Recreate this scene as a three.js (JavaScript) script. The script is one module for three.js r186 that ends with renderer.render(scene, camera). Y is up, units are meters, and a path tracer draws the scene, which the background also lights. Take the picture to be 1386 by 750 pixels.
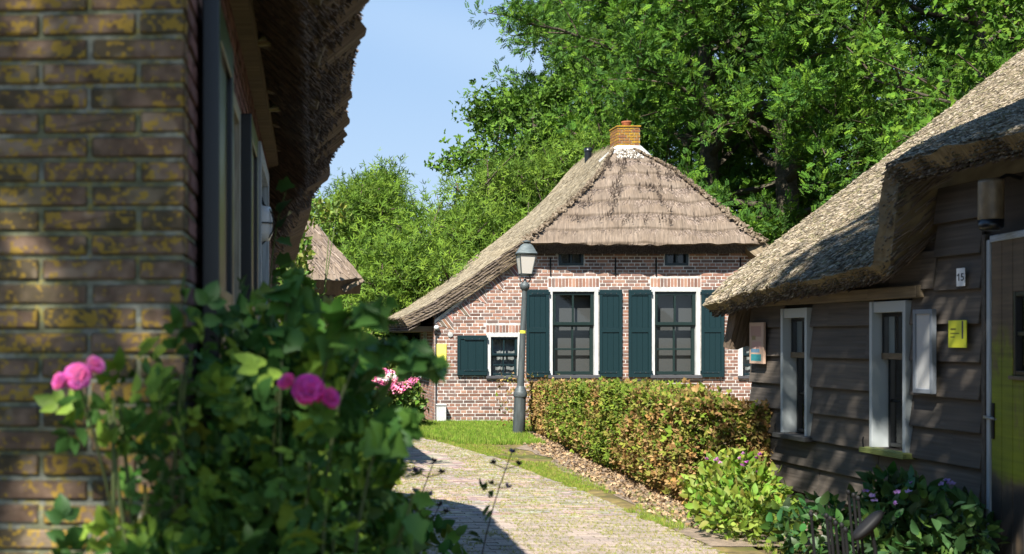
import * as THREE from 'three';
import { mergeGeometries } from 'three/addons/utils/BufferGeometryUtils.js';
import { RoundedBoxGeometry } from 'three/addons/geometries/RoundedBoxGeometry.js';

// ------------------------------------------------------------------ camera, sky, sun, exposure
const scene = new THREE.Scene();
const camera = new THREE.PerspectiveCamera(2 * Math.atan(375 / 1500) * 180 / Math.PI, 1386 / 750, 0.1, 600);
camera.position.set(0, 1.6, 0);
camera.lookAt(0, 1.6, -10);
camera.setViewOffset(1386, 750, 343, -83, 1386, 750);
camera.focus = 19;
camera.userData.fStop = 3.4;

const SUN = new THREE.Vector3(-0.47, 1, 0.69).normalize();
{
  const w = 512, h = 256, data = new Float32Array(w * h * 4);
  for (let j = 0; j < h; j++) for (let i = 0; i < w; i++) {
    const el = ((j + 0.5) / h - 0.5) * Math.PI, t = Math.max(0, Math.sin(el));
    const az = ((i + 0.5) / w) * Math.PI * 2;
    const k = Math.pow(1 - t, 3.2);
    let r = 0.20 + 0.46 * k, g = 0.41 + 0.42 * k, b = 0.79 + 0.19 * k;
    const cl = 0.5 + 0.5 * Math.sin(az * 9 + Math.sin(az * 4 + t * 22) * 1.4 + t * 17) ;
    const veil = 0.07 * cl * cl * Math.exp(-Math.pow((t - 0.2) / 0.22, 2));
    r += veil; g += veil * 0.9; b += veil * 0.5;
    if (el < 0) { r = 0.30; g = 0.33; b = 0.30; }
    const o = (j * w + i) * 4;
    data[o] = r; data[o + 1] = g; data[o + 2] = b; data[o + 3] = 1;
  }
  const sky = new THREE.DataTexture(data, w, h, THREE.RGBAFormat, THREE.FloatType);
  sky.mapping = THREE.EquirectangularReflectionMapping;
  sky.magFilter = THREE.LinearFilter; sky.needsUpdate = true;
  scene.background = sky; scene.environment = sky;
  scene.backgroundIntensity = 0.44; scene.environmentIntensity = 0.44;
}
const sun = new THREE.DirectionalLight(new THREE.Color(1.0, 0.955, 0.86), 5);
sun.position.copy(SUN).multiplyScalar(60).add(new THREE.Vector3(5, 0, -15));
sun.target.position.set(5, 0, -15);
sun.castShadow = true; sun.shadow.mapSize.set(4096, 4096);
Object.assign(sun.shadow.camera, { left: -35, right: 35, top: 35, bottom: -35, near: 1, far: 140 });
scene.add(sun, sun.target);

const renderer = new THREE.WebGLRenderer({ antialias: true });
renderer.toneMapping = THREE.LinearToneMapping;
renderer.toneMappingExposure = 2.5;
renderer.shadowMap.enabled = true;

// ------------------------------------------------------------------ helpers
function rng(seed) { let a = seed >>> 0; return () => { a = (a + 0x6D2B79F5) | 0; let t = Math.imul(a ^ (a >>> 15), 1 | a); t = (t + Math.imul(t ^ (t >>> 7), 61 | t)) ^ t; return ((t ^ (t >>> 14)) >>> 0) / 4294967296; }; }
const V = (x, y, z) => new THREE.Vector3(x, y, z);
const lerp = (a, b, t) => a + (b - a) * t, clamp = (x, a = 0, b = 1) => Math.min(b, Math.max(a, x));
const sstep = (a, b, x) => { const t = clamp((x - a) / (b - a)); return t * t * (3 - 2 * t); };
function curve(pts) { // piecewise smooth interpolation through [t, value] pairs
  return t => { if (t <= pts[0][0]) return pts[0][1]; for (let i = 1; i < pts.length; i++) if (t <= pts[i][0]) { const [a, va] = pts[i - 1], [b, vb] = pts[i]; return lerp(va, vb, (t - a) / (b - a)); } return pts[pts.length - 1][1]; };
}
const hash3 = (x, y, z) => { let h = Math.imul(x, 374761393) ^ Math.imul(y, 668265263) ^ Math.imul(z, 2147483647 ^ 0x5bd1e995); h = Math.imul(h ^ (h >>> 13), 1274126177); return ((h ^ (h >>> 16)) >>> 0) / 4294967296; };
function noise2(x, y, per = 0, s = 0) { // value noise, tileable with a period
  const xi = Math.floor(x), yi = Math.floor(y), fx = x - xi, fy = y - yi, w = n => per ? ((n % per) + per) % per : n;
  const u = fx * fx * (3 - 2 * fx), v = fy * fy * (3 - 2 * fy);
  return lerp(lerp(hash3(w(xi), w(yi), s), hash3(w(xi + 1), w(yi), s), u), lerp(hash3(w(xi), w(yi + 1), s), hash3(w(xi + 1), w(yi + 1), s), u), v);
}
function fbm(x, y, per, oct = 4, s = 0) { let a = 0, k = 0.5, n = 0; for (let o = 0; o < oct; o++) { a += k * noise2(x, y, per, s + o * 7); n += k; k *= 0.5; x *= 2; y *= 2; per *= 2; } return a / n; }
function noise3(x, y, z) { return (noise2(x + z * 0.71, y + z * 0.37, 0, 3) + noise2(y - x * 0.3 + 11, z + x * 0.6, 0, 5) + noise2(z + y * 0.4 + 5, x - y * 0.2 + 7, 0, 9)) / 3; }
function tex(w, h, fn, srgb = true, repeat) {
  const d = new Uint8Array(w * h * 4);
  for (let j = 0; j < h; j++) for (let i = 0; i < w; i++) { const c = fn(i / w, j / h, i, j), o = (j * w + i) * 4; d[o] = clamp(c[0]) * 255; d[o + 1] = clamp(c[1]) * 255; d[o + 2] = clamp(c[2]) * 255; d[o + 3] = 255; }
  const t = new THREE.DataTexture(d, w, h); t.wrapS = t.wrapT = THREE.RepeatWrapping; t.magFilter = THREE.LinearFilter; t.minFilter = THREE.LinearMipmapLinearFilter; t.generateMipmaps = true;
  if (srgb) t.colorSpace = THREE.SRGBColorSpace; if (repeat) t.repeat.set(...repeat); t.needsUpdate = true; return t;
}
const grey = v => [v, v, v];
const lin = (r, g, b) => new THREE.Color().setRGB(r, g, b);
const std = o => { if (Array.isArray(o.color)) o.color = lin(...o.color); return new THREE.MeshStandardMaterial({ roughness: 0.85, ...o }); };
const leafMat = (c, o = {}) => new THREE.MeshPhysicalMaterial({ color: lin(...c), roughness: 0.85, transmission: 0.35, thickness: 0, side: THREE.DoubleSide, specularIntensity: 0.35, ...o });
const taken = {};
const numbered = n => { const k = taken[n] = (taken[n] ?? -1) + 1; return k ? `${n}_${String(k).padStart(3, '0')}` : n; };
function mesh(name, geo, m, parent) { const o = new THREE.Mesh(geo, m); o.name = parent ? name : numbered(name); (parent || scene).add(o); return o; }
function tag(o, label, category, group, kind) { o.userData.label = label; if (category) o.userData.category = category; if (group) o.userData.group = group; if (kind) o.userData.kind = kind; return o; }
function thing(name, label, category, [x, y, z] = [0, 0, 0], turn = 0, group) { const g = new THREE.Group(); g.name = numbered(name); g.position.set(x, y, z); g.rotation.y = turn; scene.add(g); return tag(g, label, category, group); }
function sub(name, parent, [x, y, z] = [0, 0, 0], turn = 0) { const g = new THREE.Group(); g.name = name; g.position.set(x, y, z); g.rotation.y = turn; parent.add(g); return g; }
function box(w, h, d, x = 0, y = 0, z = 0) { const g = new THREE.BoxGeometry(w, h, d); g.translate(x, y, z); return g; }
function span(x0, x1, y0, y1, z0, z1, r = 0) { // box between bounds, edges rounded by r
  const w = x1 - x0, h = y1 - y0, d = z1 - z0; const g = r ? new RoundedBoxGeometry(w, h, d, 1, Math.min(r, w * 0.49, h * 0.49, d * 0.49)) : new THREE.BoxGeometry(w, h, d);
  g.translate((x0 + x1) / 2, (y0 + y1) / 2, (z0 + z1) / 2); return g;
}
function merge(list) { const l = list.map(g => { const n = g.index ? g.toNonIndexed() : g; for (const k of Object.keys(n.attributes)) if (!['position', 'normal', 'uv', 'color'].includes(k)) n.deleteAttribute(k); return n; }); if (l.some(g => g.attributes.color)) for (const g of l) if (!g.attributes.color) g.setAttribute('color', new THREE.BufferAttribute(new Float32Array(g.attributes.position.count * 3).fill(1), 3)); return mergeGeometries(l); }
function tint(g, c) { const n = g.attributes.position.count, a = new Float32Array(n * 3); for (let i = 0; i < n; i++) { a[i * 3] = c[0]; a[i * 3 + 1] = c[1]; a[i * 3 + 2] = c[2]; } g.setAttribute('color', new THREE.BufferAttribute(a, 3)); return g; }
function metreUV(g, axis = 'xy', sc = 1, ou = 0, ov = 0) { // uv in metres from the shape's own coordinates
  const p = g.attributes.position, nrm = g.attributes.normal, uv = new Float32Array(p.count * 2);
  for (let i = 0; i < p.count; i++) { const ax = Math.abs(nrm.getX(i)), ay = Math.abs(nrm.getY(i)), az = Math.abs(nrm.getZ(i)); let u, v; if (ay > ax && ay > az) { u = p.getX(i); v = p.getZ(i); } else if (ax > az) { u = p.getZ(i); v = p.getY(i); } else { u = p.getX(i); v = p.getY(i); } uv[i * 2] = u * sc + ou; uv[i * 2 + 1] = v * sc + ov; }
  g.setAttribute('uv', new THREE.BufferAttribute(uv, 2)); return g;
}
function tube(pts, r0, r1, sides = 6, closed = true) { // tapered tube along points
  const c = new THREE.CatmullRomCurve3(pts.map(p => p.isVector3 ? p : V(...p))), seg = Math.max(2, (pts.length - 1) * 3);
  return tubeSeg(Array.from({ length: seg + 1 }, (_, i) => c.getPoint(i / seg)), t => lerp(r0, r1, t), sides, closed);
}
function tubeSeg(P, rad, sides, closed = true) {
  const pos = [], uv = [], idx = [], n = P.length; let up = V(0, 1, 0.013).normalize(); let len = 0;
  for (let i = 0; i < n; i++) {
    const d = P[Math.min(n - 1, i + 1)].clone().sub(P[Math.max(0, i - 1)]).normalize(); if (Math.abs(d.dot(up)) > 0.95) up = V(1, 0.01, 0.02).normalize();
    const a = d.clone().cross(up).normalize(), b = a.clone().cross(d).normalize(); up = b.clone(); const r = rad(i / (n - 1)); if (i) len += P[i].distanceTo(P[i - 1]);
    for (let s = 0; s <= sides; s++) { const th = s / sides * Math.PI * 2, q = P[i].clone().addScaledVector(a, Math.cos(th) * r).addScaledVector(b, Math.sin(th) * r); pos.push(q.x, q.y, q.z); uv.push(s / sides, len); }
  }
  for (let i = 0; i < n - 1; i++) for (let s = 0; s < sides; s++) { const a = i * (sides + 1) + s, b = a + sides + 1; idx.push(a, b, a + 1, b, b + 1, a + 1); }
  if (closed) for (const [row, flip] of [[0, 0], [n - 1, 1]]) for (let s = 1; s < sides - 1; s++) { const o = row * (sides + 1); flip ? idx.push(o, o + s, o + s + 1) : idx.push(o, o + s + 1, o + s); }
  const g = new THREE.BufferGeometry(); g.setAttribute('position', new THREE.Float32BufferAttribute(pos, 3)); g.setAttribute('uv', new THREE.Float32BufferAttribute(uv, 2)); g.setIndex(idx); g.computeVertexNormals(); return g;
}
function lathe(pts, seg = 20, x = 0, y = 0, z = 0) { const g = new THREE.LatheGeometry(pts.map(p => new THREE.Vector2(p[0], p[1])), seg); g.translate(x, y, z); return g; }
const _m = new THREE.Matrix4(), _q = new THREE.Quaternion(), _s = V(), Y1 = V(0, 1, 0);
class Copies { // gathers placements, then builds one InstancedMesh
  constructor() { this.m = []; this.c = []; }
  add(p, q, s, c) { const sv = typeof s === 'number' ? _s.set(s, s, s) : _s.copy(s); this.m.push(new THREE.Matrix4().compose(p, q, sv)); this.c.push(c); }
  build(name, geo, m, parent, label) { const o = new THREE.InstancedMesh(geo, m, this.m.length), k = new THREE.Color(); this.m.forEach((x, i) => { o.setMatrixAt(i, x); if (this.c[i]) o.setColorAt(i, k.setRGB(...this.c[i])); }); o.name = parent ? name : numbered(name); (parent || scene).add(o); return o; }
}
const qDir = (d, roll = 0) => { const q = new THREE.Quaternion().setFromUnitVectors(Y1, d); return roll ? q.multiply(new THREE.Quaternion().setFromAxisAngle(Y1, roll)) : q; };
const rdir = R => { const z = R() * 2 - 1, a = R() * 6.2832, r = Math.sqrt(1 - z * z); return V(r * Math.cos(a), z, r * Math.sin(a)); };
const gauss = R => (R() + R() + R() + R() - 2) * 1.0;
function bladeGeo(quads) { // list of leaf outlines: base point, tip point, half width, fold
  const pos = [], idx = [], uv = [];
  for (const [b, t, side, w, nrm, bend = 0] of quads) {
    const o = pos.length / 3, mid = b.clone().lerp(t, 0.45).addScaledVector(nrm, bend);
    const l = mid.clone().addScaledVector(side, w).addScaledVector(nrm, w * 0.35), r = mid.clone().addScaledVector(side, -w).addScaledVector(nrm, w * 0.35);
    for (const p of [b, l, t, r, mid]) pos.push(p.x, p.y, p.z); uv.push(0.5, 0, 0, 0.45, 0.5, 1, 1, 0.45, 0.5, 0.45);
    idx.push(o, o + 4, o + 1, o + 1, o + 4, o + 2, o + 2, o + 4, o + 3, o + 3, o + 4, o);
  }
  const g = new THREE.BufferGeometry(); g.setAttribute('position', new THREE.Float32BufferAttribute(pos, 3)); g.setAttribute('uv', new THREE.Float32BufferAttribute(uv, 2)); g.setIndex(idx); g.computeVertexNormals(); return g;
}
const leafGeo = (len, w, bend = 0.1) => bladeGeo([[V(0, 0, 0), V(0, len, -bend * len), V(1, 0, 0), w, V(0, 0, 1), bend * len]]);
function pinnateGeo(n, len, ll, lw) { // compound leaf along +y
  const q = []; for (let i = 0; i < n; i++) { const y = len * (0.25 + 0.7 * i / n), dr = -0.25 * Math.pow(y / len, 2) * len; for (const s of [-1, 1]) { const d = V(s * 0.83, 0.5, -0.22).normalize(); q.push([V(0, y, dr), V(0, y, dr).addScaledVector(d, ll), V(-d.y * s, d.x * s, 0).normalize(), lw, V(0, 0, 1), 0.008]); } }
  q.push([V(0, len * 0.92, -0.2 * len), V(0, len * 0.92 + ll, -0.32 * len), V(1, 0, 0), lw, V(0, 0, 1), 0.008]); return bladeGeo(q);
}
function broadLeafGeo(len, w, lobes = 0, N = 9) { // outlined leaf, optionally lobed, folded on the midrib
  const pos = [0, 0, 0], idx = []; const prof = t => w * Math.pow(Math.sin(Math.PI * Math.pow(t, 0.72)), 0.8) * (1 + (lobes ? 0.3 * Math.sin(t * Math.PI * lobes * 2 + 1) : 0.06 * (Math.floor(t * N) % 2)));
  const row = []; for (let i = 0; i <= N; i++) { const t = i / N, h = i === 0 || i === N ? 0 : prof(t), z = -0.25 * len * t * t; row.push([pos.length / 3, pos.length / 3 + 1, pos.length / 3 + 2]); pos.push(0, t * len, z, h, t * len, z + h * 0.3, -h, t * len, z + h * 0.3); }
  for (let i = 0; i < N; i++) { const a = row[i], b = row[i + 1]; idx.push(a[0], a[1], b[1], a[0], b[1], b[0], a[2], a[0], b[0], a[2], b[0], b[2]); }
  const g = new THREE.BufferGeometry(); g.setAttribute('position', new THREE.Float32BufferAttribute(pos, 3)); g.setAttribute('uv', new THREE.Float32BufferAttribute(pos.filter((_, i) => i % 3 < 2).map(v => v * 8), 2)); g.setIndex(idx); g.computeVertexNormals(); return g;
}

// ------------------------------------------------------------------ textures and materials
const grain = tex(512, 512, (u, v) => grey(0.62 + 0.38 * fbm(u * 16, v * 16, 16, 5)));
const grainBump = tex(512, 512, (u, v) => grey(fbm(u * 32, v * 32, 32, 4, 4)), false);
const woodTex = tex(512, 512, (u, v) => { const g = fbm(u * 4 + 0, v * 96, 0, 3, 2) * 0.5 + fbm(u * 2, v * 24, 0, 3, 8) * 0.5; return grey(0.5 + 0.5 * g); });
const woodBump = tex(256, 256, (u, v) => grey(fbm(u * 4, v * 64, 0, 3, 2)), false);
const reedTex = tex(1024, 1024, (u, v) => { const a = fbm(u * 128, v * 12, 0, 3, 1), b = fbm(u * 10, v * 10, 10, 4, 5), c = fbm(u * 256, v * 40, 0, 2, 3); const k = 0.60 + 0.26 * a + 0.16 * c; const w = 0.82 + 0.3 * b; return [k * w, k * w * lerp(0.95, 1.0, b), k * w * lerp(0.86, 0.97, b)]; });
const reedBump = tex(512, 512, (u, v) => grey(0.6 * fbm(u * 90, v * 9, 0, 3, 1) + 0.4 * fbm(u * 20, v * 20, 20, 3, 6)), false);
const plankTex = tex(512, 512, (u, v) => { const a = fbm(u * 3, v * 90, 0, 3, 12), b = fbm(u * 6, v * 6, 6, 4, 14); return [0.55 + 0.3 * a + 0.2 * b, 0.55 + 0.3 * a + 0.17 * b, 0.55 + 0.3 * a + 0.13 * b]; });

const M = {
  mortar: std({ color: [0.86, 0.82, 0.77], map: grain, bumpMap: grainBump, bumpScale: 0.003 }),
  oldMortar: std({ color: [0.29, 0.29, 0.235], map: grain, bumpMap: grainBump, bumpScale: 0.004 }),
  brickV: std({ color: [1, 1, 1], vertexColors: true, roughness: 0.9 }),
  white: std({ color: [0.80, 0.80, 0.78], roughness: 0.5, map: grain }),
  teal: std({ color: [0.004, 0.020, 0.024], roughness: 0.4, bumpMap: woodBump, bumpScale: 0.0008 }),
  tealDeep: std({ color: [0.004, 0.017, 0.021], roughness: 0.4 }),
  sashGreen: std({ color: [0.010, 0.022, 0.020], roughness: 0.35 }),
  sill: std({ color: [0.09, 0.09, 0.10], roughness: 0.6, map: grain }),
  iron: new THREE.MeshPhysicalMaterial({ color: lin(0.010, 0.010, 0.011), roughness: 0.6, specularIntensity: 0.4 }),
  curtain: std({ color: [0.055, 0.055, 0.058], roughness: 0.95 }),
  dark: std({ color: [0.075, 0.06, 0.048], map: plankTex }),
  glass: new THREE.MeshPhysicalMaterial({ color: lin(0.92, 0.95, 0.93), roughness: 0.03, transmission: 1, thickness: 0, ior: 1.5 }),
  bark: std({ color: [0.105, 0.085, 0.055], map: grain, bumpMap: grainBump, bumpScale: 0.02 }),
  twig: std({ color: [0.07, 0.05, 0.032] }),
  lampGrey: std({ color: [0.105, 0.125, 0.128], roughness: 0.55, metalness: 0.2, map: grain, bumpMap: grainBump, bumpScale: 0.001 }),
  thatch: std({ color: [0.255, 0.20, 0.165], map: reedTex, bumpMap: reedBump, bumpScale: 0.03 }),
  thatchOlive: std({ color: [0.26, 0.205, 0.145], map: reedTex, bumpMap: reedBump, bumpScale: 0.03 }),
  thatchDark: std({ color: [0.23, 0.17, 0.13], map: reedTex, bumpMap: reedBump, bumpScale: 0.03 }),
  thatchMoss: std({ color: [0.27, 0.22, 0.14], map: reedTex, bumpMap: reedBump, bumpScale: 0.04 }),
  reed: std({ color: [1, 1, 1], roughness: 0.8 }),
  plank: std({ color: [0.125, 0.106, 0.090], map: plankTex, bumpMap: woodBump, bumpScale: 0.004, roughness: 0.8 }),
  plankB: std({ color: [0.11, 0.095, 0.083], map: plankTex, bumpMap: woodBump, bumpScale: 0.004, roughness: 0.8 }),
  plankC: std({ color: [0.14, 0.118, 0.10], map: plankTex, bumpMap: woodBump, bumpScale: 0.004, roughness: 0.8 }),
  oldWood: std({ color: [0.26, 0.205, 0.135], map: plankTex, bumpMap: woodBump, bumpScale: 0.003 }),
  paleBlue: std({ color: [0.52, 0.58, 0.63], roughness: 0.55, map: grain }),
  black: std({ color: [0.008, 0.009, 0.011], roughness: 0.3 }),
};

// ------------------------------------------------------------------ ground, path, verges
{
  const soil = tex(1024, 1024, (u, v) => { const a = fbm(u * 24, v * 24, 24, 5, 3), b = fbm(u * 6, v * 6, 6, 4, 9); const g = sstep(0.42, 0.6, b); return [lerp(0.50, 0.36, g) * (0.6 + 0.7 * a), lerp(0.42, 0.42, g) * (0.6 + 0.7 * a), lerp(0.32, 0.18, g) * (0.6 + 0.7 * a)]; }, true, [1 / 6, 1 / 6]);
  const g = new THREE.PlaneGeometry(700, 700, 60, 60); g.rotateX(-Math.PI / 2); g.translate(0, -0.03, -100);
  const uv = g.attributes.uv, p = g.attributes.position; for (let i = 0; i < uv.count; i++) uv.setXY(i, p.getX(i), p.getZ(i));
  tag(mesh('ground', g, std({ color: [0.55, 0.5, 0.42], map: soil, bumpMap: grainBump, bumpScale: 0.01, roughness: 0.95 })), 'bare earth and thin turf around the houses', 'ground', null, 'structure');
}
const PR = curve([[0, 3.5], [9, 3.45], [12, 3.38], [13.5, 3.3], [15.5, 3.1], [17, 2.85], [18.3, 2.45], [19.5, 1.9], [21, 1.5]]);   // right edge of the path by depth
const PL = curve([[0, 0.95], [10, 1.1], [14, 1.3], [16, 0.9], [18, 0.2], [21, -0.6]]);                       // left edge
function ribbon(L, Rr, d0, d1, y, n = 60, wob = 0) {
  const pos = [], uv = [], idx = [], K = 8; for (let i = 0; i <= n; i++) { const d = lerp(d0, d1, i / n); for (let k = 0; k <= K; k++) { const x = lerp(L(d), Rr(d), k / K) + (k === 0 || k === K ? (noise2(d * 2.3, k, 0, 4) - 0.5) * wob : 0); pos.push(x, y, -d); uv.push(x, d); } }
  for (let i = 0; i < n; i++) for (let k = 0; k < K; k++) { const a = i * (K + 1) + k, b = a + K + 1; idx.push(a, a + 1, b, b, a + 1, b + 1); }
  const g = new THREE.BufferGeometry(); g.setAttribute('position', new THREE.Float32BufferAttribute(pos, 3)); g.setAttribute('uv', new THREE.Float32BufferAttribute(uv, 2)); g.setIndex(idx); g.computeVertexNormals(); return g;
}
{
  const R = rng(11);
  const jointTex = tex(512, 512, (u, v) => { const a = fbm(u * 40, v * 40, 40, 4, 2), b = fbm(u * 8, v * 8, 8, 4, 5); const m = sstep(0.35, 0.62, b); return [lerp(0.62, 0.52, m) * (0.6 + 0.6 * a), lerp(0.55, 0.56, m) * (0.6 + 0.6 * a), lerp(0.44, 0.24, m) * (0.6 + 0.6 * a)]; }, true, [0.5, 0.5]);
  const path = tag(mesh('path', ribbon(d => PL(d) - 0.02, d => PR(d) + 0.02, 3, 21, 0.004, 60, 0.05), std({ color: [0.52, 0.5, 0.42], map: jointTex, roughness: 0.95 })), 'path of small clay pavers with mossy joints', 'path', null, 'structure');
  const pal = [[0.47, 0.365, 0.30], [0.42, 0.33, 0.275], [0.52, 0.41, 0.335], [0.44, 0.355, 0.305], [0.54, 0.435, 0.35], [0.40, 0.325, 0.27]];
  const paverTex = grain, mats = pal.map(c => std({ color: c, map: paverTex, bumpMap: grainBump, bumpScale: 0.002 }));
  const PW = 0.2, PD = 0.064, J = 0.007, one = new RoundedBoxGeometry(1, 1, 1, 1, 0.06), rest = []; let seen = 0, row = 0;
  for (let d = 6.2; d < 19.6; d += PD + J, row++) {
    const sh = (row % 2) * 0.5 * (PW + J) + (R() - 0.5) * 0.02, warp = 0.012 * Math.sin(d * 1.7);
    for (let x = Math.floor((PL(d) - 0.1) / (PW + J)) * (PW + J) + sh; x < PR(d); x += PW + J) {
      const x0 = Math.max(x, PL(d)), x1 = Math.min(x + PW, PR(d)); if (x1 - x0 < 0.07) continue;
      const c = Math.floor(R() * pal.length), y = 0.006 + (R() - 0.5) * 0.006, cx = (x0 + x1) / 2, px = 350 + 1500 * cx / d;
      if (d > 8.0 && px > 520 && seen < 300) { const o = mesh('paver', one, mats[c], path); o.position.set(cx, y - 0.012, -d + warp); o.scale.set(x1 - x0, 0.03, PD); o.rotation.set((R() - 0.5) * 0.02, (R() - 0.5) * 0.03, (R() - 0.5) * 0.015); seen++; }
      else { const g = span(x0, x1, y - 0.022, y + 0.003, -d - PD / 2 + warp, -d + PD / 2 + warp); g.rotateZ((R() - 0.5) * 0.001); rest.push(tint(g, pal[c].map(v => v * (0.85 + 0.25 * R())))); }
    }
  }
  const r = mesh('pavers', metreUV(merge(rest)), std({ vertexColors: true, map: paverTex }), path); r.userData.kind = 'stuff';
}
const grassGeo = (() => { const q = []; const R = rng(3); for (let i = 0; i < 5; i++) { const a = R() * 6.28, l = 0.6 + 0.5 * R(), o = V((R() - 0.5) * 0.5, 0, (R() - 0.5) * 0.5); q.push([o, o.clone().add(V(Math.cos(a) * 0.4 * R(), l, Math.sin(a) * 0.4 * R())), V(Math.sin(a), 0, -Math.cos(a)), 0.045, V(Math.cos(a), 0, Math.sin(a)), 0.04]); } return bladeGeo(q); })();
function turf(name, label, n, place, h, cols, seed) {
  const R = rng(seed), C = new Copies(); for (let i = 0; i < n; i++) { const p = place(R); if (!p) continue; const s = h * (0.55 + 0.8 * R()), c = cols[Math.floor(R() * cols.length)], k = 0.75 + 0.5 * R(); C.add(p, new THREE.Quaternion().setFromAxisAngle(Y1, R() * 6.28), V(s * 1.1, s, s * 1.1), c.map(v => v * k)); }
  return tag(C.build(name, grassGeo, leafMat([1, 1, 1])), label, 'grass', null, 'stuff');
}
const G1 = [[0.17, 0.28, 0.022], [0.21, 0.32, 0.03], [0.13, 0.24, 0.02], [0.28, 0.32, 0.06]], G2 = [[0.30, 0.31, 0.05], [0.25, 0.29, 0.04], [0.36, 0.33, 0.09]];
{
  // turf sheet between the path and the farmhouse and along the hedge
  const vergeTex = tex(512, 512, (u, v) => { const a = fbm(u * 32, v * 32, 32, 4, 2), b = fbm(u * 5, v * 5, 5, 4, 5); const m = sstep(0.4, 0.6, b); return [lerp(0.44, 0.60, m) * (0.6 + 0.7 * a), lerp(0.45, 0.52, m) * (0.6 + 0.7 * a), lerp(0.18, 0.36, m) * (0.6 + 0.7 * a)]; }, true, [0.4, 0.4]);
  const HL = curve([[8, 3.95], [10, 3.9], [14, 4.12], [19, 4.55], [19.3, 8], [21, 12]]);
  const verge = mesh('grass_verge', ribbon(d => PR(d) - 0.01, d => HL(d) - 0.15, 6, 20.9, -0.002, 80, 0.12), std({ color: [0.5, 0.5, 0.35], map: vergeTex })); tag(verge, 'turf strip between path and hedge', 'lawn', null, 'structure');
  turf('lawn_grass', 'short bright grass in front of the brick farmhouse', 26000, R => { const d = 16.6 + 4.2 * R(), x = PR(d) + 0.1 + R() * 3.6; if (x > HL(d) - 0.05 || x > 6 || d > 20.85) return null; if (d < 17.6 && R() < 0.5) return null; return V(x, -0.005, -d); }, 0.085, G1, 21);
  turf('verge_grass', 'thin yellowish grass along the path edge by the hedge', 12000, R => { const d = 7.6 + 10 * R(), e = R() * R() * 0.75 - 0.06, x = PR(d) + e; if (noise2(x * 2, d * 0.9, 0, 6) * 0.7 + noise2(x * 8, d * 5, 0, 26) * 0.3 < 0.5) return null; return V(x, -0.005, -d); }, 0.04, [...G1, ...G2], 22);
  turf('joint_moss', 'yellow-green moss and grass sprouting between the pavers', 34000, R => { const d = 7.8 + 11 * R(), t = R(), x = lerp(PL(d), PR(d), t); const edge = Math.min(t, 1 - t) * 2, k = noise2(x * 2.2, d * 0.8, 0, 8) * 0.6 + noise2(x * 7, d * 3, 0, 12) * 0.4; if (k < 0.34 + 0.22 * edge - (t > 0.72 ? 0.08 : 0)) return null; const rr = Math.round((d - 6.2) / 0.071) * 0.071 + 6.2 + 0.0355; return V(x, 0.0, -rr); }, 0.026, G2, 23);
  turf('path_side_grass', 'sparse grass on the garden side of the path', 9000, R => { const d = 8 + 9 * R(), x = PL(d) + 0.35 - R() * R() * 1.6; if (noise2(x * 2, d * 1.1, 0, 16) < 0.4) return null; return V(x, -0.01, -d); }, 0.06, [...G1, ...G2], 24);
  // leaf litter under the hedge
  const R = rng(25), C = new Copies(), lg = leafGeo(0.05, 0.015, 0.2); for (let i = 0; i < 2600; i++) { const d = 9.3 + 9 * R(), x = HL(d) + 0.16 - Math.pow(R(), 1.5) * 0.5; C.add(V(x, 0.012 + R() * 0.012, -d), qDir(V(R() - 0.5, 0.12 * R(), R() - 0.5).normalize(), R() * 6.28), 0.6 + R() * 0.7, [[0.30, 0.19, 0.10], [0.22, 0.145, 0.08], [0.36, 0.26, 0.15], [0.17, 0.12, 0.08]][Math.floor(R() * 4)]); }
  tag(C.build('leaf_litter', lg, std({ side: THREE.DoubleSide })), 'dry brown leaf litter along the foot of the hedge', 'leaf litter', null, 'stuff');
  const so = mesh('hedge_soil', ribbon(d => HL(d) - 0.32 - 0.2 * noise2(d * 1.5, 3, 0, 2), d => HL(d) + 1, 8.5, 18.9, 0.004, 60, 0.2), std({ color: [0.30, 0.225, 0.16], map: grain, bumpMap: grainBump, bumpScale: 0.02 })); tag(so, 'bare brown soil strip under the hedge', 'soil', null, 'structure');
}

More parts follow.
